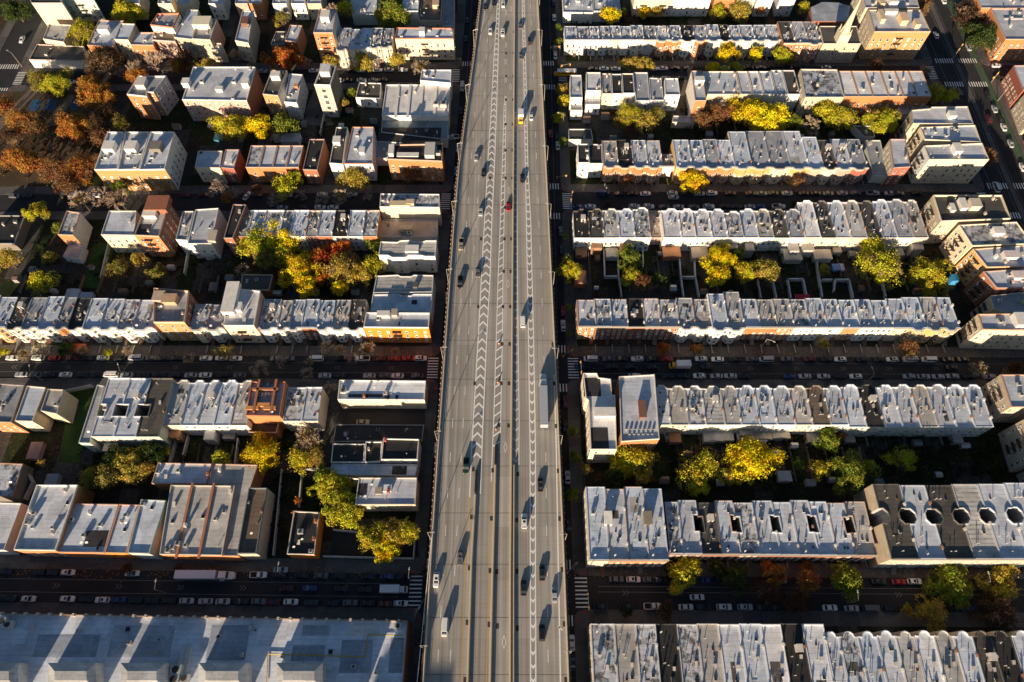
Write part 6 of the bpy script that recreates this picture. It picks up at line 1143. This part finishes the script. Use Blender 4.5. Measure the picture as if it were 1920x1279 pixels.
def make_kind(key, L, W, hb, ht, cab, fr, rr, cat, name, bed=False):
    """L length, W width, hb bonnet height, ht roof height, cab (x rear, x front of the cabin foot), fr / rr rake of front and rear glass"""
    l2, w2 = L / 2, W / 2; parts = []
    mb = body_rings([(.25, -l2 + .08, l2 - .08, w2 * .78, w2 * .97), (.55, -l2, l2, w2 * .82, w2), (hb - .08, -l2 + .04, l2 - .05, w2 * .8, w2 * .98), (hb, -l2 + .16, l2 - .35, w2 * .74, w2 * .9)], W)
    c0, c1 = cab; r0, r1 = c0 + rr, c1 - fr; wt = w2 * .78; wb = w2 * .9; e = ht - .07
    mb.hexa([(r0, -wt, e), (r1, -wt, e), (r1, wt, e), (r0, wt, e)], [(r0 + .12, -wt * .9, ht), (r1 - .12, -wt * .9, ht), (r1 - .12, wt * .9, ht), (r0 + .12, wt * .9, ht)])
    for x, xt, a in ((c0, r0, .1), (c1, r1, -.1), ((c0 + c1) / 2, (r0 + r1) / 2, .1)):
        for s in (-1, 1): mb.hexa([(x, s * wb - .04, hb), (x + a, s * wb - .04, hb), (x + a, s * wb + .03, hb), (x, s * wb + .03, hb)], [(xt, s * wt - .04, e), (xt + a, s * wt - .04, e), (xt + a, s * wt + .03, e), (xt, s * wt + .03, e)])
    if bed:
        mb.box(((-l2 + c0) / 2 + .1, w2 - .1, hb), (c0 + l2 - .3, .12, .28)); mb.box(((-l2 + c0) / 2 + .1, -w2 + .1, hb), (c0 + l2 - .3, .12, .28)); mb.box((-l2 + .15, 0, hb), (.1, W - .3, .28))
    parts.append(('body', mb.mesh('body', [M_PAINT]), (0, 0, 0), True))
    parts.append(('windshield', quadm('windshield', [(c1, -wb * .95, hb), (c1, wb * .95, hb), (r1, wt * .93, e + .02), (r1, -wt * .93, e + .02)], M_GLASS), (.01, 0, 0), False))
    parts.append(('rear_window', quadm('rear_window', [(c0, wb * .95, hb), (c0, -wb * .95, hb), (r0, -wt * .93, e + .02), (r0, wt * .93, e + .02)], M_GLASS), (-.01, 0, 0), False))
    for s in (-1, 1):
        q = [(c0 + .08, s * wb, hb), (c1 - .08, s * wb, hb), (r1 - .04, s * wt, e), (r0 + .04, s * wt, e)]
        parts.append(('side_window', quadm('side_window', q if s < 0 else q[::-1], M_GLASS), (0, 0, 0), False))
    if key in ('suv', 'sunroof', 'wagon'): sb = MB(); sb.box(((r0 + r1) / 2 + .35, 0, ht), (.75, .85, .012)); parts.append(('sunroof', sb.mesh('sunroof', [M_GLASS]), (0, 0, 0), False))
    if bed: sb = MB(); sb.box(((-l2 + c0) / 2 + .1, 0, hb + .01), (c0 + l2 - .45, W - .35, .02)); parts.append(('cargo_bed', sb.mesh('cargo_bed', [M_RUBBER]), (0, 0, 0), False))
    KIND[key] = dict(parts=parts, L=L, W=W, hb=hb, cat=cat, name=name)
make_kind('sedan', 4.7, 1.85, .92, 1.45, (-1.65, 1.1), .75, .6, 'car', 'car')
make_kind('sunroof', 4.6, 1.85, .95, 1.55, (-2.0, 1.05), .75, .4, 'car', 'car')
make_kind('suv', 4.8, 1.95, 1.05, 1.75, (-2.2, 1.05), .65, .3, 'car', 'car')
make_kind('pickup', 5.6, 2.0, 1.1, 1.8, (-.35, 1.45), .6, .12, 'pickup truck', 'pickup_truck', True)
make_kind('van', 5.4, 2.0, 1.25, 2.15, (-2.6, 2.0), .6, .08, 'van', 'van')
CC = {'w': ((.82, .82, .80), 'white'), 's': ((.42, .44, .47), 'silver'), 'g': ((.13, .14, .15), 'grey'), 'k': ((.014, .015, .018), 'black'), 'r': ((.38, .012, .015), 'red'), 'm': ((.10, .012, .015), 'maroon'), 'b': ((.02, .06, .2), 'blue'), 'n': ((.16, .11, .07), 'brown'), 't': ((.36, .31, .24), 'tan'), 'e': ((.02, .06, .05), 'dark green')}
def vehicle(kind, x, y, z, rz, col, label, group, full=True):
    K = KIND[kind]; r = root(K['name'], (x, y, z), label, K['cat'], group); r.rotation_euler = (0, 0, rz); c = CC[col][0]; j = rnd.uniform(.85, 1.1)
    for nm_, me, loc, pc in K['parts']: link(nm_, me, r, loc, color=tuple(q * j for q in c) if pc else None)
    a = K['L'] * .3
    for sx in (-a, a):
        for sy in (-1, 1):
            wv = link('wheel', WHEEL, r, (sx, sy * (K['W'] / 2 - .1), .33))
            if full: link('rim', RIM, wv, color=(.5, .5, .5))
    if full:
        for sy in (-1, 1): link('headlight', HEAD, r, (K['L'] / 2 - .06, sy * K['W'] * .33, K['hb'] - .22)); link('tail_lamp', TAIL, r, (-K['L'] / 2 + .05, sy * K['W'] * .33, K['hb'] - .2))
    return r
KN = {'sedan': 'car', 'sunroof': 'car', 'suv': 'sports utility car', 'pickup': 'pickup truck', 'van': 'van'}
KC = {'': 'sedan', 'o': 'sunroof', 'u': 'suv', 'p': 'pickup', 'v': 'van'}
def park(i, off, spec, lane, rz0):
    """cars of one kerb: 'x colour [kind]' by pixel x"""
    side = 'left' if float(spec.split()[0].split(':')[0]) < 850 else 'right'; num = {}
    items = sorted((float(s.split(':')[0]), s.split(':')[1]) for s in spec.split())
    for x, cd in items:
        yc = P(0, 0)[1]; col, kd = cd[0], KC[cd[1:]]
        pxy = np.interp(x, [0, 960, 1920], [STREET_PX[i - 1][q][1] for q in range(3)]); X, _ = P(x, pxy); Y = sty(i, X) + off
        key = (CC[col][1], KN[kd]); num[key] = num.get(key, 0) + 1
        lb = '%s %s %s, %s such from left, %s %s street' % (CC[col][1], KN[kd], lane, nth(num[key]), ['top', 'second', 'third', 'bottom'][i - 1], side)
        vehicle(kd, X, Y + rnd.uniform(-.12, .12), 0, (math.pi if rnd.random() < .08 else 0) + rz0 + rnd.uniform(-.015, .015), col, lb, 'cars %s on the %s %s street' % (lane, ['top', 'second', 'third', 'bottom'][i - 1], side), False)
pi = math.pi
park(3, 3.5, '19:w 68:wu 99:r 133:m 161:k 190:wo 221:k 252:sv 281:g 306:k 330:k 384:w 413:w 440:w 517:g 539:g 592:wv 640:k 679:wp 710:m 738:r 764:r 788:wu', 'at the upper kerb', pi)
park(3, -3.5, '48:s 75:g 100:k 130:wo 160:k 191:k 215:wv 244:s 275:k 305:k 333:k 363:s 390:w 423:k 454:g 612:s 640:k 695:s 725:g 747:w 784:g', 'at the lower kerb', pi)
park(3, 3.5, '1108:wv 1142:g 1166:k 1196:wu 1224:k 1251:r 1281:k 1316:wo 1347:w 1379:k 1411:g 1438:sv 1478:g 1520:m 1551:k 1578:wo 1619:k 1651:k 1676:wo 1709:wv 1744:wv 1780:k 1809:k', 'at the upper kerb', pi)
park(3, .3, '1091:bp 1146:k 1182:k 1222:k 1324:k 1782:k', 'in the moving lane', pi)
park(3, -3.5, '1188:w 1249:k 1277:k 1308:wo 1340:s 1366:s 1393:k 1476:b 1504:s 1539:s 1569:k 1599:wo 1639:k 1698:s 1725:s 1752:s 1779:s 1809:k 1848:s 1880:k', 'at the lower kerb', pi)
park(2, 3.6, '1131:bv 1162:k 1187:k 1211:w 1262:wo 1290:k 1313:s 1336:wu 1371:k 1409:n 1430:t 1452:n 1478:w 1509:k 1532:k 1555:t 1582:s 1606:g 1639:sp 1671:s 1688:g 1722:k', 'at the upper kerb', 0)
park(2, 1.3, '1263:s', 'double parked', 0)
park(2, -3.6, '1084:b 1106:w 1188:wu 1214:wu 1243:g 1270:s 1298:g 1326:wu 1355:k 1377:k 1403:s 1421:b 1456:wp', 'at the lower kerb', 0)
park(1, 3.4, '1112:k 1133:w 1155:w 1226:wo 1244:w 1267:k 1292:k 1361:w 1405:k 1426:k 1444:k 1479:k 1504:k 1551:w', 'at the upper kerb', 0)
park(1, -3.4, '1227:k 1245:s 1258:k 1276:k', 'at the lower kerb', 0)
park(4, 4.0, '1157:g 1189:wo 1220:g 1240:k 1331:b 1351:k 1464:s 1651:k 1689:r 1719:wo 1750:k 1850:k', 'at the upper kerb', 0)
park(4, -1.2, '1305:w', 'in the moving lane', 0)
park(4, -4.2, '1124:k 1171:k 1220:wp 1282:w 1315:k 1353:wu 1392:su 1426:k 1454:k 1549:w 1589:s 1625:gv 1664:k 1808:b', 'at the lower kerb', 0)
park(4, 4.1, '5:k 70:k 91:k 123:wo 244:w 482:wp 521:k 564:k 600:g 634:k 690:k 725:b 755:k', 'at the upper kerb', 0)
park(4, .1, '539:m 582:b 642:k 686:k', 'queueing in the middle', 0)
park(4, -4.1, '5:k 28:k 64:wo 136:wo 172:k 201:wo 231:b 262:k 293:k 324:k 357:s 392:s 424:s 459:k 490:g 517:m 550:w 588:e 626:k 660:g 693:k 725:m 754:wo', 'at the lower kerb', 0)
park(2, 3.5, '24:g 48:k 137:wv 176:w 345:m 380:m 482:k 537:s 603:s 659:s', 'at the upper kerb', 0)
park(2, -3.5, '533:s 571:m 603:w 627:w', 'at the lower kerb', 0)
park(1, 3.4, '491:s 587:w 659:k 675:w 707:w 729:s 755:w', 'at the upper kerb', 0)
park(1, -3.4, '121:k 138:w 352:w 639:w 655:k 680:w 702:s 719:k', 'at the lower kerb', 0)
X, Y = P(464, 369); vehicle('sedan', X, Y, 0, 1.15, 'w', 'white car turning across the second left street', 'cars turning')
X, Y = P(528, 1069); vehicle('sedan', X, Y, .15, 0, 's', 'silver car parked on the wide pavement of the bottom left street', 'cars on pavements')
X, Y = P(681, 793); vehicle('sedan', X, Y, .18, 0, 't', 'pale pink car in the dark yard below the long cream building', 'cars in yards')
X, Y = P(850, 259); vehicle('pickup', X, Y, 0, pi, 'w', 'white pickup truck parked across the avenue left of the expressway', 'cars in yards')
for i, s in enumerate('1038,8,k 1039,35,w 1040,93,s 1041,106,w 1043,227,k 1032,253,r 1044,259,k 1045.5,275,w 1051,435,g 1053,470,k 1055.5,585,r 1055.5,612,wu 1060,754,m 1064,896,s 1072,1206,w 1073,1241,k 1060,800,k 1067,985,k'.split()):
    x, y, cd = s.split(','); X, Y = P(float(x), float(y)); kd = KC[cd[1:]]
    vehicle(kd, X, Y, 0, pi / 2, cd[0], '%s %s in the avenue right of the expressway, %s down from the top' % (CC[cd[0]][1], KN[kd], nth(i + 1)), 'cars in the avenue right of the expressway', False)
for i, s in enumerate('866,165,wv 856.5,279,w 853,322,s 846,414,w 849,372,k 841,490,g 837,558,w 817,846,wv 826,700,k 812,930,k 868,40,k 866,75,k 862,210,k'.split()):
    x, y, cd = s.split(','); X, Y = P(float(x), float(y)); X = max(X, avx(AVL, Y) + 1.2) if cd[0] != 'w' or True else X; kd = KC[cd[1:]]
    vehicle(kd, X, Y, 0, -pi / 2, cd[0], '%s %s in the dark avenue left of the expressway, item %s of its file' % (CC[cd[0]][1], KN[kd], nth(i + 1)), 'cars in the avenue left of the expressway', False)
for i, s in enumerate('1753.5,68,wo 1768,3,w 1814,90,sv 1850,181,k 1853,224,m 1863,206,s 1873.5,225,k 1880,240,w 1893,271,s 1915,315,w 1800,30,k 1866,353,wv'.split()):
    x, y, cd = s.split(','); X, Y = P(float(x), float(y)); kd = KC[cd[1:]]
    vehicle(kd, X, Y, 0, pi / 2, cd[0], '%s %s on the wide far right avenue, item %s of its traffic' % (CC[cd[0]][1], KN[kd], nth(i + 1)), 'cars on the wide right avenue', False)
X, Y = P(1867, 125); vehicle('sedan', X, Y, 0, 0, 'w', 'white car crossing into the side street beyond the wide right avenue', 'cars turning')
X, Y = P(1871, 148); vehicle('sedan', X, Y, 0, 0, 'k', 'black car in the side street beyond the wide right avenue', 'cars turning')
X, Y = P(43, 76); vehicle('sedan', X, Y, 0, -pi / 2, 'w', 'white car on the dark avenue at the far upper left', 'cars turning')
HW = '910,13,k 926,6,k 943.7,8,wo 919.6,58,w 942.8,62,wu 893.5,294,s 907,324,k 953.4,387,r 901.6,396,s 865,458,tp 896.4,510,g 863,529,kp 874,872,ep 863,1045,go 818.6,1086,wo 834.6,1174,wv|975.5,48,g 993,77,ku 977,105,g 996,218,w 979.5,334,k 980.4,602,wv 1013,908,k 983,976,wu 1016.4,1073,k 981.5,1101,k 1039.5,1113,s 1016,1185,ku'
for side, part in zip(('left', 'right'), HW.split('|')):
    lst = sorted((s.split(',') for s in part.split()), key=lambda q: float(q[1])); num = {}
    for x, y, cd in lst:
        x = float(x); y = float(y); X, Y = D(x, y + 2); kd = KC[cd[1:]]; key = (CC[cd[0]][1], KN[KC[cd[1:]]]); num[key] = num.get(key, 0) + 1
        ang = (-pi / 2 - .03 if side == 'left' else pi / 2 + .0)
        if y == 529: kd = 'pickup'
        vehicle(kd, X, Y, DZ, ang, cd[0], '%s %s on the %s carriageway of the expressway, %s such from the top' % (CC[cd[0]][1], KN[kd], side, nth(num[key])), 'cars on the %s carriageway' % side)
def wheels(r, xs, w, rr=.48):
    for x in xs:
        for s in (-1, 1): wv = link('wheel', WHEEL, r, (x, s * w, rr), sc=(rr / .33, 1.4, rr / .33)); link('rim', RIM, wv, color=(.45, .45, .45))
def semi(x, y, z, rz, label, tl, cabc, trc, sc=1.0):
    r = root('semi_truck', (x, y, z), label, 'truck'); r.rotation_euler = (0, 0, rz)
    mb = MB(); mb.box((-tl / 2 + .5, 0, 1.15), (tl, 2.6, 2.85)); q = -tl + .7
    while q < .4: mb.box((q, 0, 4.0), (.05, 2.56, .025)); q += 1.2
    link('trailer', mb.mesh('trailer', [M_PAINT]), r, color=trc)
    mb = MB(); mb.box((-tl + .54, 0, 1.3), (.06, 2.3, 2.5)); link('trailer_door', mb.mesh('trailer_door', [M_TRIM]), r, color=(.7, .6, .5))
    cab = body_rings([(.5, 1.0, 6.0, .95, 1.2), (1.5, 1.0, 6.1, .9, 1.2), (1.95, 1.0, 5.9, .75, 1.15), (2.0, 1.0, 3.9, 1.1, 1.2), (2.9, 1.05, 3.5, 1.1, 1.18), (3.5, 1.3, 2.9, .95, 1.05)], 2.4); link('cab', cab.mesh('cab', [M_PAINT]), r, color=cabc)
    link('windshield', quadm('windshield', [(3.97, -1.0, 2.02), (3.97, 1.0, 2.02), (3.56, .98, 2.88), (3.56, -.98, 2.88)], M_GLASS), r)
    for s in (-1, 1): mb = MB(); mb.tube((1.1, s * 1.25, .8), (2.6, s * 1.25, .8), .3, .3, 8); link('fuel_tank', mb.mesh('fuel_tank', [M_METAL]), r, color=(.6, .6, .6)); mb = MB(); mb.box((.95, s * 1.1, .7), (.16, .16, 2.9)); link('exhaust_stack', mb.mesh('exhaust_stack', [M_METAL]), r, color=(.5, .5, .5))
    wheels(r, (-tl + 1.6, -tl + 2.9, .2, 1.5, 5.1), 1.05, .5); return r
X, Y = D(1018, 723); semi(X, Y - 2.2, DZ, pi / 2, 'long semi truck with grey trailer and white cab on the right carriageway', 14.6, (.75, .75, .74), (.42, .45, .50))
X, _ = P(409, 1080); semi(X, sty(4, X) + 3.6, 0, 0, 'white semi truck parked with long pale trailer on the bottom left street', 13.0, (.72, .72, .72), (.58, .66, .74))
def boxtruck(x, y, z, rz, label, L=5.4, box=(.78, .78, .78), cab=(.75, .75, .75), cat='truck', name='box_truck'):
    r = root(name, (x, y, z), label, cat); r.rotation_euler = (0, 0, rz)
    mb = MB(); mb.box((-1.2, 0, .9), (L, 2.4, 2.5)); link('cargo_box', mb.mesh('cargo_box', [M_PAINT]), r, color=box)
    link('cab', body_rings([(.4, L / 2 - 1.15, L / 2 + 1.2, .85, 1.05), (1.3, L / 2 - 1.15, L / 2 + 1.2, .85, 1.05), (1.45, L / 2 - 1.15, L / 2 + .7, .9, 1.0), (2.25, L / 2 - 1.15, L / 2 + .25, .85, .92)], 2.1).mesh('cab', [M_PAINT]), r, color=cab)
    link('windshield', quadm('windshield', [(L / 2 + .73, -.85, 1.47), (L / 2 + .73, .85, 1.47), (L / 2 + .3, .8, 2.2), (L / 2 + .3, -.8, 2.2)], M_GLASS), r)
    wheels(r, (-L / 2, L / 2 + .1), .95, .42); return r
X, _ = P(740, 1110); boxtruck(X, sty(4, X) + .1, 0, 0, 'white box truck waiting at the crossing of the bottom left street', 6.2)
X, _ = P(1273, 689); boxtruck(X, sty(3, X) + .6, 0, pi, 'short yellow bus with a white roof driving along the third right street', 5.4, cab=(.7, .38, .02), name='small_bus', cat='bus')
X, Y = D(976.5, 224); boxtruck(X, Y, DZ, -pi / 2 + pi * 0, 'small yellow-fronted bus with white roof beside the expressway median', 3.8, cab=(.85, .50, .01), name='small_bus', cat='bus')
X, Y = P(1060, 141)
r = root('school_bus', (X, sty(1, X) - .2, 0), 'long yellow school bus with a white roof turning into the top right street', 'bus'); r.rotation_euler = (0, 0, pi)
mb = MB(); mb.box((-.6, 0, .55), (9.4, 2.45, 2.3)); link('body', mb.mesh('body', [M_PAINT]), r, color=(.80, .44, .01))
mb = MB(); mb.hexa([(-5.3, -1.24, 2.85), (4.1, -1.24, 2.85), (4.1, 1.24, 2.85), (-5.3, 1.24, 2.85)], [(-5.2, -.9, 3.12), (4.0, -.9, 3.12), (4.0, .9, 3.12), (-5.2, .9, 3.12)]); link('roof', mb.mesh('roof', [M_PAINT]), r, color=(.78, .78, .76))
link('bonnet', body_rings([(.5, 4.1, 5.6, .85, 1.05), (1.3, 4.1, 5.5, .8, 1.0), (1.6, 4.1, 5.1, .7, .85)], 2).mesh('bonnet', [M_PAINT]), r, color=(.80, .44, .01))
for s in (-1, 1):
    for k in range(8): mb = MB(); q = -4.6 + k * 1.08; mb.box((q, s * 1.235, 1.75), (.85, .02, .7)); link('side_window', mb.mesh('side_window', [M_GLASS]), r)
link('windshield', quadm('windshield', [(4.12, -1.0, 1.7), (4.12, 1.0, 1.7), (4.11, 1.0, 2.6), (4.11, -1.0, 2.6)], M_GLASS), r); wheels(r, (-3.2, 4.6), 1.05, .48)

b0 = root('apartment_building', (-73, -142, 0), 'tall plain apartment slab beyond the bottom edge of the photograph', 'apartment building')
shell(b0, [(-11, -9), (11, -9), (11, 9), (-11, 9)], 0.1, 41, M_BRICK, (.4, .2, .1), 'S', .8)
for a, b in (((-11, -9), (11, -9)), ((11, 9), (-11, 9))): put_windows(b0, a, b, 0, 42, limit=48)
